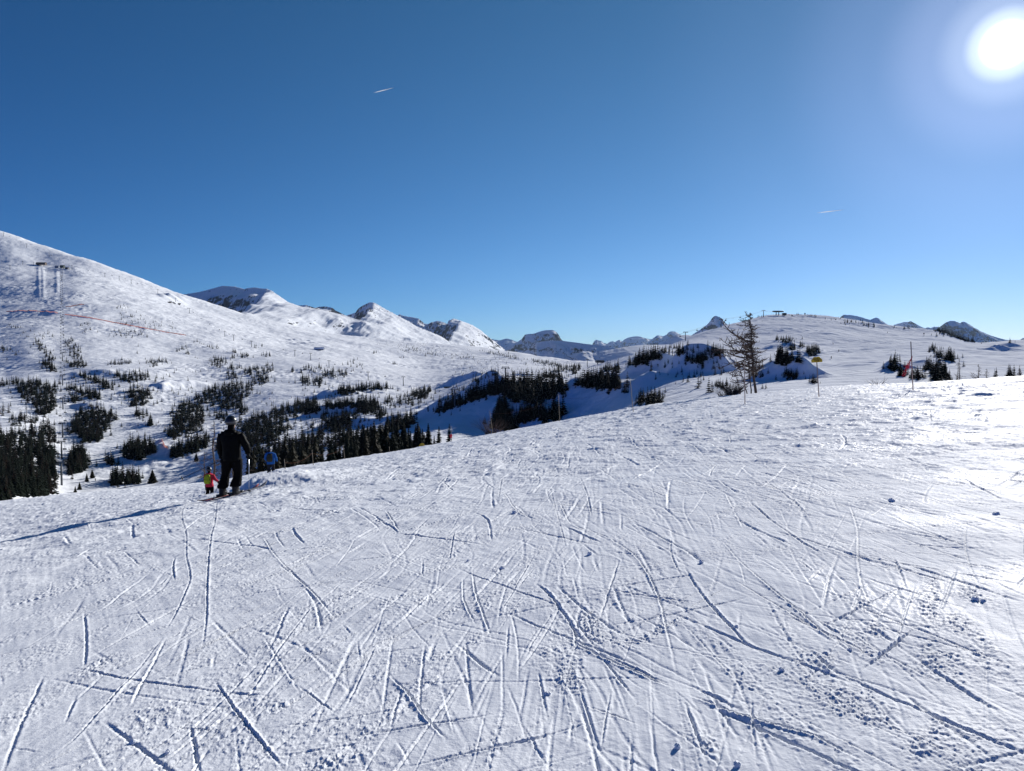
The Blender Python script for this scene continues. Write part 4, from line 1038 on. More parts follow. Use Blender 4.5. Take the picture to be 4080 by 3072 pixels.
def person(loc, J, C, label, rz=0.0, hood=True, pack=None, wide=1.0, seed=1):
    e = empty('person', loc, rz)
    rd = random.Random(seed)
    j = {k: Vector(v) for k, v in J.items()}
    V = {}; E = []
    def v(n, p, r): V[n] = (*p, r)
    pel = (j['hipL'] + j['hipR']) / 2 + Vector((0, 0, .05))
    chest = (j['shL'] + j['shR']) / 2 + Vector((0, 0, -.14))
    v('pelvis', pel, .135 * wide); v('belly', pel.lerp(chest, .5), .14 * wide); v('chest', chest, .15 * wide)
    neck = j['head'] + Vector((0, .0, -.17)); v('neck', neck, .062); v('headlow', j['head'] + Vector((0, .015, -.06)), .075); v('head', j['head'] + Vector((0, 0, .03)), .088)
    v('nose', j['head'] + Vector((0, .10, -.03)), .016)
    E += [('pelvis', 'belly'), ('belly', 'chest'), ('chest', 'neck'), ('neck', 'headlow'), ('headlow', 'head'), ('headlow', 'nose')]
    for s in 'LR':
        v('sh' + s, j['sh' + s], .07); v('el' + s, j['el' + s], .052); v('wr' + s, j['wr' + s], .038)
        E += [('chest', 'sh' + s), ('sh' + s, 'el' + s), ('el' + s, 'wr' + s)]
        v('hip' + s, j['hip' + s], .105 * wide); v('kn' + s, j['kn' + s], .088 * wide); v('an' + s, j['an' + s], .078 * wide)
        E += [('pelvis', 'hip' + s), ('hip' + s, 'kn' + s), ('kn' + s, 'an' + s)]
    zj = j['hem'].z
    skin_mesh('body', V, E, [C['pants'], C['skin']], lambda c: 1 if (c.z > neck.z + .06 and c.y > .03) else 0, e)
    # trousers: wide lofted legs over the figure
    tm = MB()
    for s in 'LR':
        h, k, a = j['hip' + s], j['kn' + s], j['an' + s]
        rings = []
        for i in range(13):
            f = i / 12
            p = h.lerp(k, f / .5) if f < .5 else k.lerp(a, (f - .5) / .5)
            r = (.125 - .032 * min(1, f * 2.2) + .012 * math.sin(f * 9 + rd.random()) * (1 if f > .3 else 0) + (.012 if f > .9 else 0)) * wide
            rings.append(ell(p.x, p.y, p.z, r, r * 1.06, 14))
        tm.loft(rings)
    tm.build('trousers', C['pants'], e)
    # jacket: torso shell and two sleeves, hem, collar
    jm = MB(); rings = []
    sw = (j['shR'] - j['shL']).length / 2
    top = (j['shL'] + j['shR']) / 2
    for f, wx, wy in ((0, .80 * C.get('hemw', 1), .165), (.05, .83 * C.get('hemw', 1), .175), (.2, .82, .17), (.4, .80, .165), (.58, .86, .17), (.74, .98, .17), (.86, 1.02, .155), (.93, .88, .13), (.98, .55, .10), (1.0, .36, .085)):
        c = j['hem'].lerp(top + Vector((0, 0, .09)), f)
        w_ = 1 + .035 * math.sin(f * 31 + seed)
        rings.append(ell(c.x, c.y, c.z, sw * wx * w_ + .035, wy * wide * w_, 20, .85))
    jm.loft(rings)
    for s in 'LR':
        a, b, c = j['sh' + s], j['el' + s], j['wr' + s]
        ps = []; rr_ = []
        for i in range(11):
            f = i / 10
            ps.append((a.lerp(b, f / .5) if f < .5 else b.lerp(c, (f - .5) / .5)) + Vector((0, -.012 * math.sin(f * 6), 0)))
            rr_.append((.088 - .030 * f + .006 * math.sin(f * 24 + seed)) * wide)
        jm.tube(ps, rr_, 12)
    if hood:
        nb = neck + Vector((0, -.06, -.04))
        jm.loft([ell(nb.x, nb.y, nb.z - .11, .10, .075), ell(nb.x, nb.y - .02, nb.z - .05, .15, .10), ell(nb.x, nb.y - .01, nb.z + .02, .145, .10), ell(nb.x, nb.y, nb.z + .07, .11, .09)])
    jo = jm.build('jacket', C['jacket'], e)
    hd = j['head']; hm = MB()
    rings = []
    for i in range(10):
        a = -0.62 + i * (math.pi / 2 + .62) / 9
        rings.append(ell(hd.x, hd.y - .005, hd.z + .045 + .135 * math.sin(a), .128 * math.cos(a) + .001, .148 * math.cos(a) + .001, 20))
    hm.loft(rings)
    ho = hm.build('helmet', C['helmet'], e)
    gm = MB()
    gm.tube([Vector((hd.x + .131 * math.cos(t), hd.y + .150 * math.sin(t), hd.z + .03)) for t in np.linspace(0, 2 * math.pi, 25)], .016, 5, cap=False, flat=1.0)
    gm.build('goggle_strap', C['strap'], ho)
    lens = MB()
    lens.loft([ell(hd.x, hd.y + .12, hd.z + dz, .085 * q, .035 * q) for dz, q in ((-.045, .7), (-.03, 1), (.02, 1), (.035, .8))])
    lens.build('goggles', C['strap'], ho)
    for s in 'LR':
        glove(e, j['wr' + s], j['gr' + s], C['glove'], s=1.12)
        bm_ = MB(); a = j['an' + s]; fz = j['ft' + s]
        bm_.loft([ell(a.x, a.y, a.z + .10, .080, .088), ell(a.x, a.y, a.z, .076, .086), ell(fz.x, fz.y + .02, fz.z + .11, .070, .12), ell(fz.x, fz.y + .05, fz.z + .06, .062, .155, sq=.7), ell(fz.x, fz.y + .05, fz.z, .060, .155, sq=.7)])
        bo = bm_.build('boot', C['boot'], e)
        bk = MB()
        for q in range(3):
            bk.box((fz.x + .065, fz.y + .03 + .02 * q, fz.z + .08 + .055 * q), (.012, .05, .018))
        bk.build('buckle', M_STEEL, bo)
    if pack:
        pc, pw, ph, pm, pd = pack
        pk = MB(); c = Vector(pc)
        pk.loft([ell(c.x, c.y + off, c.z + f * ph, pw * q, .085 * q2 + .01, 16, .6) for f, q, q2, off in ((-.5, .30, .5, .02), (-.46, .44, .9, .0), (-.2, .5, 1.1, -.01), (.15, .49, 1.0, 0), (.38, .44, .8, .02), (.5, .28, .4, .04))])
        po = pk.build('backpack', pm, e)
        st = MB()
        for sx in (-1, 1):
            st.tube([c + Vector((sx * pw * .3, .03, ph * .45)), c + Vector((sx * pw * .42, .16, ph * .52)), c + Vector((sx * pw * .5, .26, ph * .1)), c + Vector((sx * pw * .48, .12, -ph * .4))], .014, 5)
            st.tube([c + Vector((sx * pw * .40, -.055, -ph * .42)), c + Vector((sx * pw * .47, -.062, 0)), c + Vector((sx * pw * .40, -.05, ph * .4))], .012, 5)
        st.build('pack_strap', pd, po)
        pocket = MB()
        pocket.loft([ell(c.x, c.y - .10, c.z - .18 * ph + f * ph * .42, pw * .34 * q, .025 * q) for f, q in ((-.5, .5), (-.42, .95), (.4, 1), (.5, .6))])
        pocket.build('pocket', pm, po)
    return tag(e, label, 'person')

def fab(n, c, v=.25, r=.8, s=9, b=.012): return mat_basic(n, c, r, var=v, scale=s, spec=.05, bump=b)
M_BLK = mat_basic('black_shell', (.003, .0033, .004), .6, var=.25, scale=9, spec=.04, bump=.02); M_BLK2 = fab('black_trousers', (.003, .003, .004)); M_GLV = fab('black_leather', (.012, .012, .013), r=.6)
M_HELM = mat_basic('black_helmet', (.012, .012, .014), .28, spec=.5); M_STRAP = mat_basic('goggle_strap', (.10, .10, .11), .5)
M_SKIN = mat_basic('skin', (.45, .27, .19), .6)
M_RED = fab('red_jacket', (.52, .035, .06), .2); M_LIME = fab('lime_pack', (.36, .42, .03), .2); M_BLUE = fab('blue_jacket', (.02, .11, .36), .3); M_CAMO = fab('olive_pack', (.05, .05, .035), .6, s=22)
M_GREYP = fab('dark_grey_trousers', (.022, .024, .030)); M_BOOT = mat_basic('boot_plastic', (.016, .016, .018), .5, var=.8, scale=30, spec=.15)
M_ALU = mat_basic('pole_aluminium', (.55, .57, .6), .3, .8); M_POLEB = mat_basic('pole_black', (.02, .02, .022), .4)
M_SKI = mat_basic('ski_red', (.30, .05, .035), .4, var=.6, scale=12); M_SKI2 = mat_basic('ski_grey', (.16, .16, .17), .4, var=.4, scale=12)

def ski_pole(a, b, label, mat, group):
    a = Vector(a); b = Vector(b); e = empty('ski_pole', b)
    a_, b_ = a - b, Vector((0, 0, 0)); d = (a_ - b_).normalized()
    m = MB(); m.tube([b_, a_], [.006, .009], 8); m.build('shaft', mat, e)
    m = MB(); m.tube([a_ - d * .02, a_ + d * .05, a_ + d * .13], [.014, .017, .015], 8); m.build('grip', M_POLEB, e)
    m = MB(); o = b_ + d * .06
    m.tube([o - d * .006, o, o + d * .012], [.045, .042, .012], 10); m.build('basket', M_POLEB, e)
    return tag(e, label, 'ski pole', group)

def ski(loc, ang, length, mat, label, group, pitch=0.0):
    e = empty('ski', loc, ang); e.rotation_euler = (pitch, 0, ang)
    m = MB(); rings = []
    for i in range(21):
        f = i / 20; y = (f - .42) * length
        w = .040 + .016 * abs(f - .5) * 2
        if f > .92: w *= (1 - (f - .92) / .08 * .8)
        if f < .03: w *= .7
        up = .012 + .09 * max(0, (f - .86) / .14) ** 1.8 + .03 * max(0, (.06 - f) / .06)
        t = .008 if f < .85 else .005
        rings.append([(-w, y, up - t), (w, y, up - t), (w, y, up + t), (-w, y, up + t)])
    m.loft(rings); m.build('board', mat, e)
    m = MB(); m.box((0, .14, .035), (.07, .09, .045)); m.box((0, -.17, .04), (.075, .10, .055)); m.box((0, -.02, .027), (.06, .30, .014))
    m.build('binding', M_POLEB, e)
    return tag(e, label, 'ski', group)

pS = Vector(((904 - 2040) / F * 16.0, 16.0, 0)); pS.z = fgz(pS.x, pS.y) + .015
k1 = .001436
J = dict(head=(.08, 0, 1.68), shL=(-.125, 0, 1.43), shR=(.27, 0, 1.43), elL=(-.195, .02, 1.12), wrL=(-.150, .03, .88), grL=(-.14, .06, .80), elR=(.405, .02, 1.17), wrR=(.435, .06, .99), grR=(.44, .09, .90),
         hipL=(-.005, 0, .86), hipR=(.185, 0, .86), knL=(-.085, .05, .48), knR=(.20, .06, .50), anL=(-.135, 0, .20), anR=(.15, .02, .24), ftL=(-.14, 0, .03), ftR=(.15, .02, .055), hem=(.09, 0, .83))
sk = person(pS, J, dict(pants=M_BLK2, jacket=M_BLK, helmet=M_HELM, strap=M_STRAP, glove=M_GLV, boot=M_BOOT, skin=M_SKIN, hemw=1.02), 'large standing skier all in black with a black helmet, seen from behind', wide=1.10, seed=3)
g1 = 'ski poles of the skier in black'; g2 = 'skis of the skier in black'
ski_pole(pS + Vector((.445, .08, .93)), pS + Vector((.41, .16, .05)), 'upright silver ski pole planted right of the skier in black', M_ALU, g1)
ski_pole(pS + Vector((-.13, .05, .85)), pS + Vector((-.82, -.62, .50)), 'slanting dark ski pole pointing left from the skier in black', M_POLEB, g1)
ski(pS + Vector((-.11, .08, .0)), math.radians(-27), 1.72, M_SKI, 'left red ski under the skier in black', g2, .02)
ski(pS + Vector((.14, .14, .03)), math.radians(-22), 1.72, M_SKI2, 'right grey-tipped ski under the skier in black', g2, .05)

pR = Vector(((827 - 2040) / F * 35.0, 35.0, 0)); zr_ = ray(827, 2000)[1] * 35.0; pR.z = fgz(pR.x, pR.y)
J = dict(head=(0, 0, 1.56), shL=(-.17, 0, 1.32), shR=(.17, 0, 1.32), elL=(-.215, .02, 1.07), wrL=(-.19, .06, .87), grL=(-.185, .10, .79), elR=(.30, .02, 1.09), wrR=(.385, .10, .99), grR=(.42, .14, .92),
         hipL=(-.09, 0, .80), hipR=(.09, 0, .80), knL=(-.11, .08, .45), knR=(.10, .08, .45), anL=(-.12, 0, .18), anR=(.12, 0, .18), ftL=(-.12, 0, .03), ftR=(.12, 0, .03), hem=(.02, 0, .74))
person(pR, J, dict(pants=M_BLK2, jacket=M_RED, helmet=M_HELM, strap=M_STRAP, glove=M_GLV, boot=M_BOOT, skin=M_SKIN, hemw=1.15), 'skier in a red jacket with a lime green backpack going down behind the slope edge', pack=((-.01, -.20, 1.14), .30, .46, M_LIME, M_BLK), seed=5)
g1 = 'ski poles of the skier in red'; g2 = 'skis of the skier in red'
ski_pole(pR + Vector((-.185, .10, .83)), pR + Vector((-.36, .05, .02)), 'thin ski pole on the left side of the skier in red', M_POLEB, g1)
ski_pole(pR + Vector((.41, .13, .94)), pR + Vector((.20, -.1, .02)), 'thin ski pole on the right side of the skier in red', M_POLEB, g1)
for sx, w_ in ((-.12, 'left'), (.12, 'right')): ski(pR + Vector((sx, .1, 0)), -.1, 1.6, M_SKI2, w_ + ' ski of the skier in red, mostly hidden by the slope', g2)

pB = Vector(((1073 - 2040) / F * 40.0, 40.0, 0)); pB.z = fgz(pB.x, pB.y)
J = dict(head=(-.06, 0, 1.57), shL=(-.21, 0, 1.33), shR=(.22, 0, 1.33), elL=(-.29, .02, 1.07), wrL=(-.22, .08, .90), grL=(-.19, .12, .83), elR=(.325, .0, 1.08), wrR=(.335, .06, .89), grR=(.335, .10, .81),
         hipL=(-.09, 0, .80), hipR=(.10, 0, .80), knL=(-.10, .06, .46), knR=(.13, .10, .50), anL=(-.07, -.02, .18), anR=(.17, .08, .25), ftL=(-.07, 0, .03), ftR=(.19, .10, .09), hem=(.02, 0, .75))
person(pB, J, dict(pants=M_GREYP, jacket=M_BLUE, helmet=M_HELM, strap=M_STRAP, glove=M_GLV, boot=M_BOOT, skin=M_SKIN, hemw=1.0), 'skier in a blue jacket with a dark backpack turning near the spruces', pack=((.03, -.20, 1.13), .32, .46, M_CAMO, M_BLK), seed=8)
g2 = 'skis of the skier in blue'
for sx, w_ in ((-.09, 'left'), (.18, 'right')): ski(pB + Vector((sx, .12, .02)), -.5, 1.6, M_SKI2, w_ + ' ski of the skier in blue', g2)

# ------------------------------------------------------------------ posts, ropes, signs
M_BAMBOO = mat_basic('bamboo', (.30, .24, .16), .6, var=.3, scale=6); M_PINKP = mat_basic('faded_post', (.34, .25, .21), .7, var=.25, scale=4)
M_ROPE = mat_basic('orange_rope', (.22, .09, .045), .8); M_REDNET = mat_basic('red_netting', (.60, .03, .06), .7, var=.3); M_YEL = mat_basic('yellow_sign_board', (.50, .33, .012), .55, var=.12, scale=3)
M_INK = mat_basic('sign_lettering', (.03, .022, .01), .7); M_SNOWC = mat_basic('snow_lump', (.84, .86, .89), .7, var=.03, scale=30, bump=.02)
gp = 'rope fence posts along the slope edge'
tops = []
for px0, top, px1, base, Yp, lab in ((1133, 1829, 1134, 1868, 46, 'short pale rope post right of the skier in blue'), (1243, 1794, 1246, 1849, 54, 'first thin tall rope post before the dark spruces'), (1367, 1773, 1373, 1827, 59, 'second thin tall rope post before the dark spruces'),
        (1551, 1780, 1551, 1800, 64, 'rope post with only its tip above the slope edge'), (1797, 1698, 1799, 1754, 64, 'orange striped marker post with a red cloth in front of a thin spruce'), (1951, 1637, 1965, 1723, 62, 'leaning bamboo post in the brown shrub below the bowl'),
        (2225, 1571, 2231, 1668, 58, 'bamboo post in front of the lower trees of the bowl'), (2510, 1506, 2526, 1632, 46, 'leaning bamboo post left of the tree clump by the bowl'), (2966, 1437, 2970, 1601, 36, 'thin pinkish marker post in front of the large bare larch')):
    x0 = (px1 - 2040) / F * Yp; g = fgz(x0, Yp); t_ = at(px0, top, Yp)
    o = MB(); o.tube([(x0 - t_.x, 0, g - .25 - t_.z), (0, 0, 0)], [.024, .019], 7)
    po = o.build('rope_post', M_PINKP if Yp in (36,) else M_BAMBOO); po.location = t_
    tag(po, lab, 'post', gp); tops.append(Vector((t_.x, t_.y, t_.z)) + Vector((0, 0, -.22)))
    if px0 == 1797:
        c = MB(); rd = random.Random(2)
        for q in range(10):
            c.tube([(rd.uniform(-.03, .03), -.03, -.7), (rd.uniform(-.11, .11), rd.uniform(-.06, .05), -.85), (rd.uniform(-.09, .09), rd.uniform(-.06, .06), -1.1)], [.015, .025, .01], 5)
        c.build('cloth', M_REDNET, po)
for i, sag_ in ((1, .35), (5, 0.45), (6, .5)):
    a, b = tops[i], tops[i + 1]
    m = MB(); m.tube([a.lerp(b, f) - Vector((0, 0, sag_ * 4 * f * (1 - f))) for f in np.linspace(0, 1, 25)], .004, 5)
    ro = m.build('rope', M_ROPE)
    tag(ro, {1: 'sagging dark rope between the two thin tall posts by the spruces', 5: 'orange rope sagging across the shaded bowl trees', 6: 'orange rope from the bowl post to the leaning bamboo post'}[i], 'rope', 'ropes of the edge fence')
a = tops[0]; b = tops[1]
m = MB(); m.tube([a.lerp(b, f) - Vector((0, 0, .3 * 4 * f * (1 - f))) for f in np.linspace(0, 1, 20)], .004, 5)
tag(m.build('rope', M_ROPE), 'sagging rope from the short post by the blue skier to the first tall post', 'rope', 'ropes of the edge fence')

# warning sign
YS_ = 37.0
def sp(px, py): return at(px, py, YS_)
base = sp(3266, 1573); base.z = fgz(base.x, base.y)
es = empty('warning_sign', base)
m = MB(); pt = sp(3255, 1436) - base
m.tube([Vector((0, .03, -.3)), Vector((0, .03, 0)).lerp(pt + Vector((0, .03, 0)), 1.0)], [.027, .024], 8); m.build('post', M_PINKP, es)
outl = [(3232.3, 1435.3), (3233.3, 1445), (3276.4, 1442.2), (3276, 1432.6), (3264.4, 1422), (3261, 1421), (3242, 1422.4)]
fr = [sp(*q) - base for q in outl]
m = MB(); m.loft([[p + Vector((0, -.012, 0)) for p in fr], [p + Vector((0, .012, 0)) for p in fr]]); bd = m.build('board', M_YEL, es, smooth=False)
def text(txt, size, loc, rot, mat, parent, name='lettering'):
    c = bpy.data.curves.new(name, 'FONT'); c.body = txt; c.size = size; c.align_x = 'CENTER'; c.align_y = 'CENTER'; c.extrude = .002; c.offset = size * .02
    o = bpy.data.objects.new(name, c); COL.objects.link(o); bpy.context.view_layer.update()
    me = bpy.data.meshes.new_from_object(o.evaluated_get(bpy.context.evaluated_depsgraph_get())); bpy.data.objects.remove(o)
    me.materials.clear(); me.materials.append(mat)
    t = link(name, me, parent); t.location = loc; t.rotation_euler = rot; return t
for py_, tx, w_ in ((1428.8, 'CAUTION', .080), (1433.8, 'THIN SNOW', .080), (1438.6, 'COVER', .085)):
    p = sp(3254 - (1433 - py_) * -.02, py_) - base
    text(tx, w_, p + Vector((0, -.0165, 0)), (math.radians(90), math.radians(3.6), 0), M_INK, bd)
m = MB(); rd = random.Random(4)
for px, py in ((3233, 1432), (3236, 1429), (3243, 1422), (3252, 1421.3), (3238, 1427)): m.ball(sp(px, py) - base, (rd.uniform(.02, .04), .03, rd.uniform(.015, .028)), n=8, k=6)
m.build('snow_rim', M_SNOWC, bd)
tag(es, 'yellow hump-shaped warning sign with three lines of dark lettering on a leaning post', 'sign')
b2 = Vector(((1680 - 2040) / F * 68, 68, 0)); tz = ray(1680, 1765.5)[1] * 68; b2.z = tz - 1.6
e2 = empty('warning_sign', b2)
m = MB(); m.tube([(0, .04, -.9), (0, .04, 1.3)], .026, 8); m.build('post', M_PINKP, e2)
m = MB(); sh = [(-.30, 1.18), (.30, 1.18), (.31, 1.34), (.14, 1.56), (0, 1.60), (-.14, 1.56), (-.31, 1.34)]
m.loft([[Vector((x, -.012, z)) * 1.0 for x, z in sh], [Vector((x, .012, z)) for x, z in sh]]); m.build('board', M_YEL, e2, smooth=False)
tag(e2, 'yellow sign top peeking over the slope edge in front of the spruces', 'sign')

# leaning post with tangled red netting, and the far right rope
YN = 33.0
bN = at(3640, 1557, YN); bN.z = fgz(bN.x, bN.y); tN = at(3629, 1361, YN)
m = MB(); m.tube([Vector((0, 0, -.3)), tN - bN], [.026, .022], 8); po = m.build('net_post', M_PINKP); po.location = bN
tag(po, 'tall leaning wooden post with tangled red netting tied to it', 'post')
m = MB(); rd = random.Random(9)
A = at(3633, 1422, YN) - bN; B = at(3621, 1452, YN) - bN; Cc = at(3612, 1470, YN) - bN; Dd = at(3597, 1496, YN) - bN
def jit(v, s): return v + Vector((rd.uniform(-s, s), rd.uniform(-s, s), rd.uniform(-s, s)))
for q in range(15):
    m.tube([A + Vector((rd.uniform(-.02, .02), -.03, rd.uniform(-.02, .06))), jit(A.lerp(B, .5), .025), jit(B, .085), jit(Cc, .075)], .005, 4)
for q in range(13):
    c = B.lerp(Cc, rd.random() * .7); m.tube([jit(c, .12), jit(c, .08), jit(c, .13)], .007, 4)
for q in range(6): m.tube([jit(Cc, .05), jit(Cc.lerp(Dd, .5), .06), jit(Dd, .05) + Vector((rd.uniform(-.05, .12), 0, rd.uniform(-.04, .02)))], .007, 4)
nt_ = m.build('safety_net', M_REDNET); nt_.location = bN
tag(nt_, 'tangled red safety netting hanging from the leaning post', 'netting')
YF = 58.0
pf = at(3818, 1445, YF)
m = MB(); m.tube([(0, 0, -2.0), (0, 0, 0)], [.024, .02], 7); po = m.build('rope_post', M_BAMBOO); po.location = pf; tag(po, 'short post at far right holding the end of the dark rope', 'post')
m = MB(); q0 = pf - Vector((0, 0, .1)); q1 = at(4300, 1449, 52)
m.tube([q0.lerp(q1, f) - Vector((0, 0, .12 * 4 * f * (1 - f))) for f in np.linspace(0, 1, 16)], .008, 5); tag(m.build('rope', M_DARK), 'thin dark rope running to the right picture edge', 'rope')

# ------------------------------------------------------------------ snow clods lying on the slope
gcl = 'loose snow clods on the near slope'
for px, py, r, lab in ((533, 2945, .046, 'round snow clod with a dark shadow at lower left'), (668, 2978, .032, 'broken snow clod right of the round one at lower left'), (2002, 2262, .055, 'snow clod casting a shadow just below the middle of the photo'), (2350, 2212, .06, 'icy clod in the churned patch below the posts'), (2182, 2750, .036, 'clod lying in a narrow ski track at lower centre'),
        (2938, 3035, .04, 'largest clod at the bottom edge right of centre'), (3114, 2660, .034, 'clod at the end of a deep groove at lower right'), (3258, 2652, .026, 'left of two clods side by side in the churned snow at right'), (3296, 2664, .030, 'right of two clods side by side in the churned snow at right'), (3886, 2382, .062, 'big clod among smaller ones near the right edge'),
        (3918, 2388, .04, 'small clod right beside the big one near the right edge'), (2700, 2962, .040, 'lumpy clod cluster piece at the bottom between two grooves'), (2682, 3052, .02, 'small angular clod on the bottom edge'), (2050, 2048, .075, 'clod with long shadow above the centre tracks'), (3970, 2050, .08, 'dark-shadowed clod in the bright snow at right'), (3385, 2580, .03, 'clod on the rim of the churned hollow at right'),
        (2795, 2242, .05, 'curled snow lump beside the crossing track at right'), (2935, 2492, .03, 'pair piece clod above the long right groove'), (1865, 2235, .035, 'low clod left of the shadowed clod at centre'), (3552, 1998, .07, 'clod high on the bright slope below the net post')):
    r *= .42; x, y = on_fg(px, py); z = fgz(x, y); rd = random.Random(int(px))
    m = MB(); m.ball((0, 0, 0), 1.0, n=16, k=11)
    vv = np.array(m.v); q = vv * 1.7 + rd.random() * 20
    d = 1 + .32 * perlin(q[:, 0] + q[:, 2], q[:, 1] - q[:, 2] * .7, 3) + .16 * perlin(q[:, 0] * 2.6, q[:, 1] * 2.6 + q[:, 2] * 2, 5)
    vv = vv * d[:, None] * np.array([r * rd.uniform(.9, 1.4), r * rd.uniform(.8, 1.1), r * rd.uniform(.6, .85)])
    m.v = [tuple(a_) for a_ in vv]
    o = m.build('snow_clod', M_SNOWC, smooth=False); o.location = (x, y, z + r * .35); o.rotation_euler = (0, 0, rd.uniform(0, 6))
    tag(o, lab, 'snow clod', gcl)

# ------------------------------------------------------------------ lifts
M_TOWER = mat_basic('tower_steel', (.10, .11, .12), .6, .2); M_CHAIR = mat_basic('chair_metal', (.06, .065, .07), .5)
def lift_tower(p, h, label, group, yaw=0.0, arm=5.2):
    e = empty('lift_tower', p, yaw)
    m = MB(); m.tube([(0, 0, -1), (0, 0, h)], [.62, .42], 8); m.build('mast', M_TOWER, e)
    m = MB(); m.box((0, 0, h), (arm, .5, .55)); m.box((0, 0, h + .9), (arm * .8, .25, .2))
    for sx in (-1, 1): m.box((sx * arm * .38, 0, h + .5), (.18, .2, .9))
    m.build('crossarm', M_TOWER, e)
    for sx in (-1, 1):
        m = MB(); m.box((sx * arm * .45, 0, h - .25), (.4, 2.4, .35)); m.build('sheave', M_CHAIR, e)
    return tag(e, label, 'lift tower', group)
def chair_mesh():
    m = MB(); m.tube([(0, 0, 0), (0, .25, -.9), (0, 0, -1.9)], .09, 5); m.box((0, .1, -2.6), (2.4, .65, .18)); m.box((0, -.25, -2.1), (2.4, .14, .75))
    for sx in (-1, 1): m.tube([(sx * 1.15, 0, -1.8), (sx * 1.15, .4, -2.5), (sx * 1.1, .5, -3.0)], .07, 4)
    m.tube([(-1.15, 0, -1.85), (1.15, 0, -1.85)], .08, 4)
    return m
ch0 = chair_mesh().build('lift_chair', M_CHAIR, smooth=False); chair_me = ch0.data; bpy.data.objects.remove(ch0)
def chair(p, label, group, yaw=0.0, s=1.0):
    o = link('lift_chair', chair_me); o.location = p; o.rotation_euler = (0, 0, yaw); o.scale = (s, s, s); return tag(o, label, 'lift chair', group)
def cable(pts, label, r=.05, sag_=.02):
    m = MB(); q = []
    for a, b in zip(pts[:-1], pts[1:]):
        L = (b - a).length
        for f in np.linspace(0, 1, 9)[:-1]: q.append(a.lerp(b, f) - Vector((0, 0, sag_ * L * 4 * f * (1 - f))))
    q.append(pts[-1]); m.tube(q, r, 4)
    return tag(m.build('haul_cable', M_CHAIR), label, 'cable')
def up(v, h): return v + Vector((0, 0, h))
# straight chairlift climbing the left hill
gA = 'towers of the chairlift climbing straight up the left hill'; topsA = []
for px, py, h, lab in ((246, 1936, 13.5, 'nearest lift tower at the foot of the left chairlift'), (246, 1830, 12, 'second lift tower above the foot of the left chairlift'), (250, 1743, 12, 'lift tower right of the big forest island on the left'), (251, 1632, 11, 'lift tower on the snowy cat track at left'), (250, 1536, 12, 'lift tower level with the upper forest strip at left'),
                       (249, 1440, 12, 'lift tower among scattered firs on the left slope'), (247, 1290, 13, 'lift tower just below the orange fence on the left hill'), (246, 1213, 13, 'lift tower just above the orange fence on the left hill'), (245, 1118, 13, 'lift tower beside the half-pipe on the left hill')):
    p = on_val(px, py); lift_tower(p, h, lab, gA); topsA.append(up(p, h))
topsA.append(up(on_val(247, 1070), 8))
for sx, nm in ((-2.3, 'left'), (2.3, 'right')): cable([t + Vector((sx, 0, -.4)) for t in topsA], f'{nm} haul cable of the straight chairlift on the left hill', .045, .012)
for i in range(len(topsA) - 1):
    L = (topsA[i + 1] - topsA[i]).length; n = max(1, int(L / 38))
    for k in range(n):
        for sx, nm in ((-2.3, 'left'), (2.3, 'right')):
            f = (k + (.3 if sx < 0 else .7)) / n
            chair(topsA[i].lerp(topsA[i + 1], f) + Vector((sx, 0, -.4 - .012 * L * 4 * f * (1 - f))), f'empty lift chair on the {nm} cable of the straight left chairlift', 'chairs of the straight left chairlift, ' + nm + ' cable')
gB = 'towers of the long chairlift slanting down the left skyline'; topsB = []
for i, (px, py, lab) in enumerate(((14, 936, 'lift tower at the left picture edge on the skyline'), (106, 981, 'second lift tower along the left skyline'), (196, 1022, 'lift tower on the skyline above the brown lift station'), (287, 1073, 'skyline lift tower right of the small huts'), (418, 1102, 'lift tower over the smooth upper slope'), (475, 1115, 'lift tower left of its close twin on the skyline'),
        (523, 1129, 'lift tower where the skyline bends'), (629, 1170, 'lift tower left of the rocky outcrop'), (700, 1201, 'lift tower right above the rocky outcrop'), (755, 1246, 'lift tower right below the rocky outcrop'), (896, 1342, 'lift tower on the open white slope, left of a pair'), (931, 1358, 'lift tower on the open white slope, right of a pair'), (1002, 1383, 'lift tower beside a small fir on the white slope'),
        (1175, 1421, 'lift tower below the long low lodge'), (1238, 1436, 'lift tower right below the lodge'), (1311, 1467, 'lift tower above the terrace trees'), (1467, 1517, 'lift tower on the flat slope at mid valley'), (1607, 1538, 'last lift tower of the slanting lift at mid valley'))):
    p = on_val(px, py); h = 12.0; lift_tower(p, h, lab, gB, .5); topsB.append(up(p, h))
cable(topsB, 'haul cable of the long slanting chairlift', .045, .01)
for i in range(len(topsB) - 1):
    L = (topsB[i + 1] - topsB[i]).length; n = max(1, min(4, int(L / 60)))
    for k in range(n):
        f = (k + .5) / n; chair(topsB[i].lerp(topsB[i + 1], f) - Vector((0, 0, .01 * L * 4 * f * (1 - f))), 'small chair on the long slanting chairlift', 'chairs of the long slanting chairlift', .5)
for px, py, lab in ((91, 1053, 'lift tower left of the brown lift station'), (134, 1056, 'lift tower touching the brown lift station'), (40, 1073, 'lift tower at far left below the brown lift station'), (1812, 1624, 'lift tower with wide crossarm on the crest of the shaded bank'), (2014, 1530, 'lift tower among the bowl trees'), (2340, 1462, 'thin lift tower left of the lower lift station')):
    lift_tower(on_val(px, py), 11 if px < 2000 or px > 2100 else 10, lab, 'single lift towers of other lines', .3)
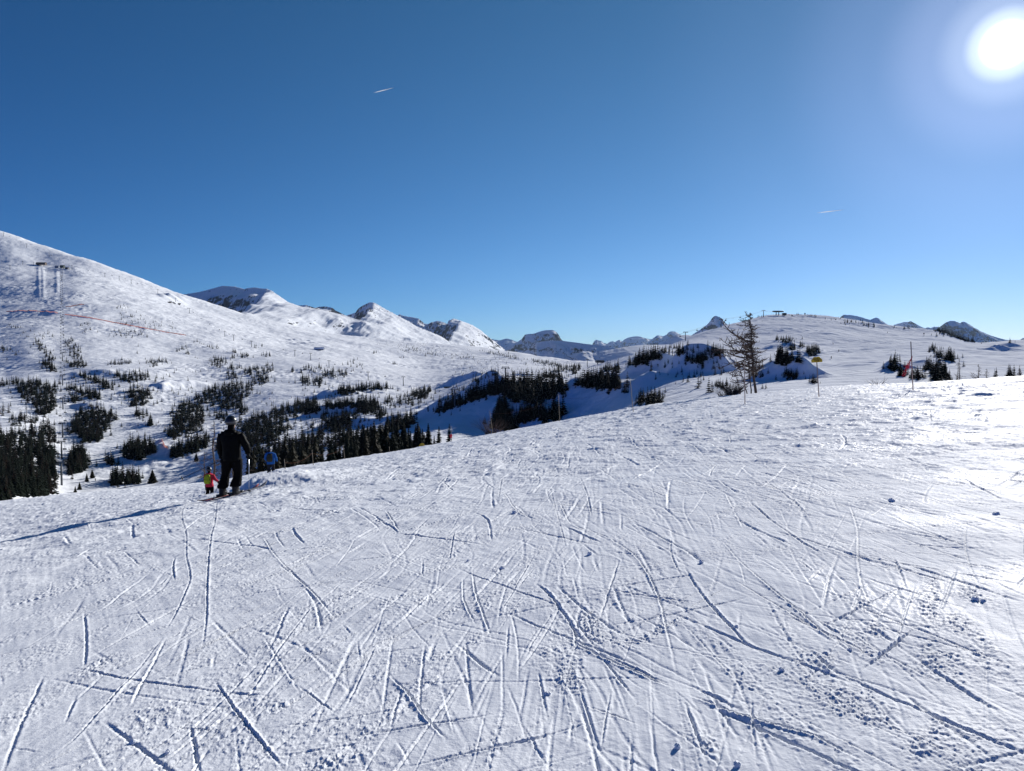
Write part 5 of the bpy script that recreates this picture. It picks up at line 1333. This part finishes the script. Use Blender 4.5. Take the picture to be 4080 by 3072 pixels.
# chairlift on the right hill
gC = 'towers of the chairlift on the right hill'; topsC = []
for px, py, top, lab in ((2731, 1357, 1324, 'lowest lift tower against the sky left of the pyramid peak'), (2873, 1305, 1273, 'lift tower in front of the pyramid peak'), (3042, 1264, 1238, 'lift tower beside the upper lift station')):
    p = on_val(px, py); h = ray(px, top)[1] * p.y - p.z; lift_tower(p, h, lab, gC, .15, 6.5); topsC.append(up(p, h + .6))
stC = on_val(3100, 1257)
stz = ray(3100, 1241)[1] * stC.y
line = [on_val(2560, 1385) + Vector((0, 0, 7))] + topsC + [Vector((stC.x - 7, stC.y, stz))]
for dy, nm in ((-.0, 'upper'), (-1.1, 'lower')): cable([q + Vector((0, 3 * dy, dy)) for q in line], f'{nm} haul cable of the right hill chairlift', .085, .012)
for px, py in ((2945, 1263), (2889, 1272), (2832, 1292), (2774, 1312), (2712, 1330), (2992, 1250)):
    dpt = line[2].y if px > 2800 else line[1].y
    i = 1 if px < 2873 else 2
    f = (px - (2731, 2873)[i - 1]) / (142, 169)[i - 1]
    pt = line[i].lerp(line[i + 1], max(-.3, f))
    chair(pt - Vector((0, 0, 0.8)), {2945: 'chair against the blue sky right of the pyramid peak', 2889: 'chair touching the right side of the pyramid peak', 2832: 'chair over the left flank of the pyramid peak', 2774: 'chair right of the lowest sky tower', 2712: 'chair left of the lowest sky tower', 2992: 'chair seen through the top of the bare larch'}[px], 'chairs of the right hill lift', .5, 1.25)

# ------------------------------------------------------------------ stations, lodges, boards
M_BROWN = mat_basic('brown_cladding', (.09, .055, .035), .7, var=.3, scale=.6); M_ROOFD = mat_basic('dark_roof', (.03, .03, .034), .6, var=.2, scale=.5); M_WALLB = mat_basic('grey_blue_wall', (.22, .25, .30), .7, var=.15, scale=.5)
M_GREENW = mat_basic('green_shed', (.05, .07, .05), .7); M_GLASS = mat_basic('window_glass', (.02, .025, .03), .15, spec=.6); M_CONC = mat_basic('pale_fascia', (.35, .33, .28), .7)
def arch_building(name, p, L, W, H, label, wallm, roofm, yaw=0.0, windows=4, legs=0.0, cat='building'):
    e = empty(name, p, yaw)
    m = MB(); prof = [(W / 2 * math.cos(a), H * .45 + H * .55 * math.sin(a)) for a in np.linspace(0, math.pi, 11)]
    pr = [(W / 2, legs)] + prof + [(-W / 2, legs)]
    m.loft([[(-L / 2, y, z) for y, z in pr], [(L / 2, y, z) for y, z in pr]]); m.build('wall', wallm, e, smooth=False)
    m = MB(); po = [(y * 1.06, H * .45 + (z - H * .45) * 1.06 + .12) for y, z in prof]
    m.loft([[(-L / 2 - .5, y, z) for y, z in po] + [(-L / 2 - .5, y * .97, z - .3) for y, z in po[::-1]], [(L / 2 + .5, y, z) for y, z in po] + [(L / 2 + .5, y * .97, z - .3) for y, z in po[::-1]]]); m.build('roof', roofm, e, smooth=False)
    for i in range(windows):
        m = MB(); x = (-.5 + (i + .5) / windows) * L * .86
        m.box((x, -W / 2 - .02, legs + (H * .45 - legs) * .5), (L * .6 / windows, .12, max(.5, (H * .45 - legs) * .45))); m.build('window', M_GLASS, e, smooth=False)
    if legs:
        for sx in (-.28, .28):
            m = MB(); m.tube([(sx * L, 0, -1), (sx * L, 0, legs + .3)], [.9, .7], 8); m.build('column', roofm, e)
    m = MB(); m.box((L / 2 + .03, 0, legs + 1.1), (.12, 1.1, 2.1)); m.build('door', roofm, e, smooth=False)
    return tag(e, label, cat)
p = on_val(1273, 1396); u_ = p.y / F
arch_building('lodge', p, 40 * u_, 14 * u_, 12 * u_, 'long low grey-blue lodge with an arched snowy roof on the white slope', M_WALLB, M_NEAR, -.15, 6)
p = on_val(165, 1056); u_ = p.y / F
arch_building('lift_station', p, 34 * u_, 15 * u_, 13 * u_, 'brown rounded lift station high on the left hill', M_BROWN, M_BROWN, .1, 4, legs=3.0, cat='lift station')
p = on_val(228, 1066); u_ = p.y / F; arch_building('hut', p, 15 * u_, 8 * u_, 8 * u_, 'flat pale roofed hut right of the brown lift station', M_WALLB, M_WALLB, 0, 2)
p = on_val(249, 1070); u_ = p.y / F; arch_building('lift_station', p, 14 * u_, 10 * u_, 13 * u_, 'dark green top station of the straight chairlift', M_GREENW, M_GREENW, 0, 2, legs=2.5, cat='lift station')
p = on_val(267, 1074); u_ = p.y / F; arch_building('hut', p, 11 * u_, 8 * u_, 7 * u_, 'small dark hut right of the green top station', M_ROOFD, M_ROOFD, 0, 2)
p = on_val(2390, 1449); u_ = p.y / F; arch_building('lift_station', p, 32 * u_, 13 * u_, 13 * u_, 'dark lower lift station with a pale fascia at the plateau edge', M_CONC, M_ROOFD, .25, 3, legs=1.2, cat='lift station')
p = on_val(1785, 1547); u_ = p.y / F; arch_building('shed', p, 30 * u_, 6 * u_, 6 * u_, 'long low black shed at mid valley', M_ROOFD, M_ROOFD, 0, 3)
p = on_val(1966, 1499); u_ = p.y / F; arch_building('hut', p, 8 * u_, 5 * u_, 6 * u_, 'tiny dark hut on the sunlit plateau', M_ROOFD, M_ROOFD, 0, 1)
# upper right station: rounded roof slab on two columns
e = empty('lift_station', stC); u_ = stC.y / F
m = MB(); rg = []
for x, h_, w_ in ((-23, 2.2, 3.0), (-21, 4.6, 5), (-16, 6.2, 6), (-6, 6.6, 6), (8, 6.2, 6), (18, 5.6, 5.5), (22, 3.6, 4.5)):
    rg.append([(x * u_, math.cos(a) * w_ * u_, (15.5 + h_ * .5 * math.sin(a)) * u_) for a in np.linspace(0, 2 * math.pi, 14)[:-1]])
m.loft(rg); m.build('canopy', M_ROOFD, e)
for x in (-8, 3):
    m = MB(); m.tube([(x * u_, 0, -1), (x * u_ * .9, 0, 14 * u_)], [2.0 * u_, 1.4 * u_], 8); m.build('column', M_ROOFD, e)
m = MB(); m.box((24 * u_, -1, 4 * u_), (12 * u_, 6, 8 * u_)); m.build('wall', M_ROOFD, e, smooth=False)
m = MB(); m.box((24 * u_, -1, 8.6 * u_), (14 * u_, 7, 1.0 * u_)); m.build('roof', M_ROOFD, e, smooth=False)
m = MB(); m.box((24 * u_, -4.05, 5 * u_), (7 * u_, .1, 2.4 * u_)); m.build('window', M_GLASS, e, smooth=False)
tag(e, 'upper lift station with a dark rounded canopy on columns, top of the right hill', 'lift station')
def board(px, py, w, h, leg, label):
    p = on_val(px, py); u_ = p.y / F; e = empty('trail_board', p)
    m = MB(); m.box((0, 0, (leg + h / 2) * u_), (w * u_, .15, h * u_)); m.build('board', M_ROOFD, e, smooth=False)
    for sx in (-.35, .35):
        m = MB(); m.tube([(sx * w * u_, .1, -.4), (sx * w * u_, .1, leg * u_ + .2)], .09, 6); m.build('post', M_DARK, e)
    tag(e, label, 'board')
board(3207, 1257, 5, 6, 4, 'dark board on two legs on the right skyline'); board(2621, 1464, 5.5, 5, 7, 'dark trail board below the clump at the left flank'); board(2648, 1585, 6, 4, 9, 'dark trail board by the clump between bowl and larch'); board(3681, 1339, 5, 4, 8, 'small trail board near the right skyline'); board(2330, 1483, 5, 4, 4, 'small round-topped board on the run below the lower station'); board(3156, 1263, 5, 4, 3, 'small dark board right of the upper lift station')

# dark rock outcrop breaking through the snow of the left hill
M_ROCK = mat_basic('dark_rock', (.055, .045, .042), .9, var=.5, scale=.25, spec=.1)
rd = random.Random(12); p0 = on_val(692, 1210); u_ = p0.y / F
e = empty('rock_outcrop', p0)
for i in range(13):
    px = 672 + rd.random() * 46; p = on_val(px, 1199 + (px - 672) * .32 + rd.uniform(-4, 5)) - p0
    m = MB(); m.ball((0, 0, 0), 1, n=9, k=7); v = np.array(m.v)
    v = v * (1 + .45 * perlin(v[:, 0] * 1.9 + i, v[:, 1] * 1.9 + v[:, 2] * 1.3, i))[:, None] * np.array([rd.uniform(3, 7), rd.uniform(3, 5), rd.uniform(2, 4.5)]) * u_
    m.v = [tuple(q) for q in v + np.array(p)]
    m.build('boulder', M_ROCK, e, smooth=False)
tag(e, 'dark rock outcrop breaking through the snow beside the skyline lift towers', 'rock')
# orange safety fences
M_ORF = mat_basic('orange_fence', (.42, .22, .19), .8, var=.3, scale=.4, spec=0)
_t = M_ORF.node_tree; _b = _t.nodes['Principled BSDF']; _l = _t.nodes.new('ShaderNodeBsdfTranslucent'); _l.inputs[0].default_value = (.42, .20, .17, 1); _x = _t.nodes.new('ShaderNodeMixShader'); _x.inputs[0].default_value = .6
_t.links.new(_b.outputs[0], _x.inputs[1]); _t.links.new(_l.outputs[0], _x.inputs[2]); _t.links.new(_x.outputs[0], _t.nodes['Material Output'].inputs['Surface'])
def fence(poly, h, label):
    m = MB(); pts = []
    for (x0, y0), (x1, y1) in zip(poly[:-1], poly[1:]):
        n = max(2, int(abs(x1 - x0) / 8))
        for i in range(n): pts.append(on_val(x0 + (x1 - x0) * i / n, y0 + (y1 - y0) * i / n))
    pts.append(on_val(*poly[-1]))
    m.add([p + Vector((0, 0, z)) for p in pts for z in (-.3, h)], [(2 * i, 2 * i + 2, 2 * i + 3, 2 * i + 1) for i in range(len(pts) - 1)])
    e = empty('safety_fence', pts[0]); o = m.build('netting', M_ORF, e, smooth=False); o.location = -pts[0]
    for p in pts[::3][:90]:
        q = MB(); q.tube([p - pts[0] - Vector((0, 0, .5)), p - pts[0] + Vector((0, 0, h + .25))], .06, 5); q.build('post', M_ORF, e)
    tag(e, label, 'fence')
fence([(25, 1242), (60, 1240), (150, 1240), (200, 1243), (230, 1249)], 1.5, 'orange safety fence left of the chairlift, high on the left hill')
fence([(258, 1253), (340, 1264), (410, 1276), (480, 1290), (560, 1305), (640, 1320), (742, 1336)], 1.6, 'long orange safety fence slanting down the left hill')
fence([(262, 1224), (300, 1218), (335, 1214)], 1.9, 'short orange fence above the snow box on the left hill')
fence([(645, 1752), (650, 1770), (658, 1785), (668, 1790)], 1.5, 'short curved orange net by the grove left of the skier')

# a few distant skiers
def tiny(p, label, mat, h=1.75):
    m = MB(); m.loft([ell(0, 0, z * h, r * h, r * h * .7, 8) for z, r in ((.45, .10), (.55, .12), (.78, .15), (.84, .06))]); m.ball((0, 0, .92 * h), .075 * h, n=8, k=6)
    for sx in (-1, 1):
        m.tube([(sx * .06 * h, 0, .48 * h), (sx * .09 * h, .06, .25 * h), (sx * .08 * h, 0, 0)], [.06 * h, .05 * h, .04 * h], 6)
        m.tube([(sx * .13 * h, 0, .78 * h), (sx * .2 * h, .06, .6 * h), (sx * .22 * h, .2, .48 * h)], [.045 * h, .04 * h, .03 * h], 6)
    m.box((0, .1, .01), (.3, 1.6, .03))
    o = m.build('person', mat); o.location = p; o.rotation_euler = (0, 0, random.uniform(0, 6)); tag(o, label, 'person')
for px, py, mt, lab in ((3141, 1256, M_BLK, 'left of the tiny skiers standing on the right skyline'), (3146, 1256, M_BLK, 'second tiny skier standing on the right skyline'), (3154, 1257, M_GREYP, 'last tiny skier in the row on the right skyline'), (3342, 1402, M_BLK, 'tiny skier gliding on the open right slope'), (3312, 1430, M_BLK, 'tiny skier lower on the open right slope'), (3536, 1327, M_BLK, 'tiny skier near the top of the far right slope'),
                        (1123, 1522, M_BLK, 'tiny skier on the white run at mid left'), (1075, 1592, M_RED, 'tiny skier in red on the white run'), (380, 1918, M_BLK, 'small skier on the lower run by the lift clearing'), (988, 1303, M_BLK, 'tiny skier high on the white slope'), (1316, 1402, M_BLK, 'tiny skier right of the lodge'), (3319, 1372, M_GREYP, 'tiny upright skier beside a dark hump on the right slope')):
    tiny(on_val(px, py), lab, mt, 1.8 if py < 1900 else 1.9)

# ------------------------------------------------------------------ contrails and their aircraft
M_TRAIL = bpy.data.materials.new('contrail'); M_TRAIL.use_nodes = True
t = M_TRAIL.node_tree; t.nodes.clear(); N = t.nodes.new; L = t.links.new
o_ = N('ShaderNodeOutputMaterial'); dif = N('ShaderNodeBsdfDiffuse'); trl = N('ShaderNodeBsdfTranslucent'); tr_ = N('ShaderNodeBsdfTransparent'); m1 = N('ShaderNodeMixShader'); m2 = N('ShaderNodeMixShader')
for d_ in (dif, trl): d_.inputs[0].default_value = (.95, .95, .95, 1)
L(dif.outputs[0], m1.inputs[1]); L(trl.outputs[0], m1.inputs[2]); m1.inputs[0].default_value = .6
tc_ = N('ShaderNodeTexCoord'); sx_ = N('ShaderNodeSeparateXYZ'); L(tc_.outputs['Generated'], sx_.inputs[0])
mr_ = N('ShaderNodeMapRange'); mr_.inputs['To Min'].default_value = 0.0; mr_.inputs['To Max'].default_value = .95; mr_.inputs['From Max'].default_value = .75; L(sx_.outputs['X'], mr_.inputs['Value'])
L(mr_.outputs[0], m2.inputs[0]); L(tr_.outputs[0], m2.inputs[1]); L(m1.outputs[0], m2.inputs[2]); L(m2.outputs[0], o_.inputs['Surface'])
M_PLANE = mat_basic('aircraft_white', (.8, .8, .8), .4)
for (x0, y0, x1, y1, xa, ya, lab) in ((1487, 370, 1561, 351.5, 1566, 350, 'left'), (3252, 848.5, 3352, 837, 3357, 836.3, 'right')):
    Yt = 14000.0; a, b = at(x0, y0, Yt), at(x1, y1, Yt)
    m = MB(); n = 24
    m.tube([a.lerp(b, i / n) - a for i in range(n + 1)], [4 + 5 * math.sin(math.pi * min(1, .15 + i / n)) for i in range(n + 1)], 8)
    o = m.build('contrail', M_TRAIL); o.location = a
    tag(o, {'left': 'short white vapour trail high in the left half of the sky', 'right': 'short white vapour trail low in the right half of the sky'}[lab], 'contrail')
    d = (b - a).normalized(); pa = at(xa, ya, Yt); s_ = d.cross(Vector((0, 0, 1))).normalized(); upv = s_.cross(d)
    e = empty('airplane', pa)
    m = MB(); m.tube([d * q for q in (-20, -14, 0, 16, 21)], [.6, 1.8, 2.4, 2.2, .5], 10); m.build('fuselage', M_PLANE, e)
    for sg in (-1, 1):
        m = MB(); m.loft([[d * 3, d * -3, d * -3 + upv * .5, d * 3 + upv * .5], [d * -9 + s_ * sg * 19, d * -11 + s_ * sg * 19, d * -11 + s_ * sg * 19 + upv * .2, d * -9 + s_ * sg * 19 + upv * .2]]); m.build('wing', M_PLANE, e, smooth=False)
    m = MB(); m.loft([[d * -14, d * -19, d * -19 + s_ * .4, d * -14 + s_ * .4], [d * -19 + upv * 6, d * -22 + upv * 6, d * -22 + upv * 6 + s_ * .2, d * -19 + upv * 6 + s_ * .2]]); m.build('tail_fin', M_PLANE, e, smooth=False)
    tag(e, 'tiny white airliner at the head of the ' + lab + ' vapour trail', 'airplane')

# ------------------------------------------------------------------ the thin blue air of the far distance
M_HAZE = bpy.data.materials.new('haze'); M_HAZE.use_nodes = True
t = M_HAZE.node_tree; t.nodes.clear(); o_ = t.nodes.new('ShaderNodeOutputMaterial'); v_ = t.nodes.new('ShaderNodeVolumePrincipled')
v_.inputs['Color'].default_value = (.55, .74, 1.0, 1); v_.inputs['Density'].default_value = HAZE; v_.inputs['Anisotropy'].default_value = 0.3
t.links.new(v_.outputs[0], o_.inputs['Volume'])
m = MB(); m.box((0, 8000, 300), (44000, 24000, 1400))
tag(m.build('haze', M_HAZE, smooth=False), kind='stuff')
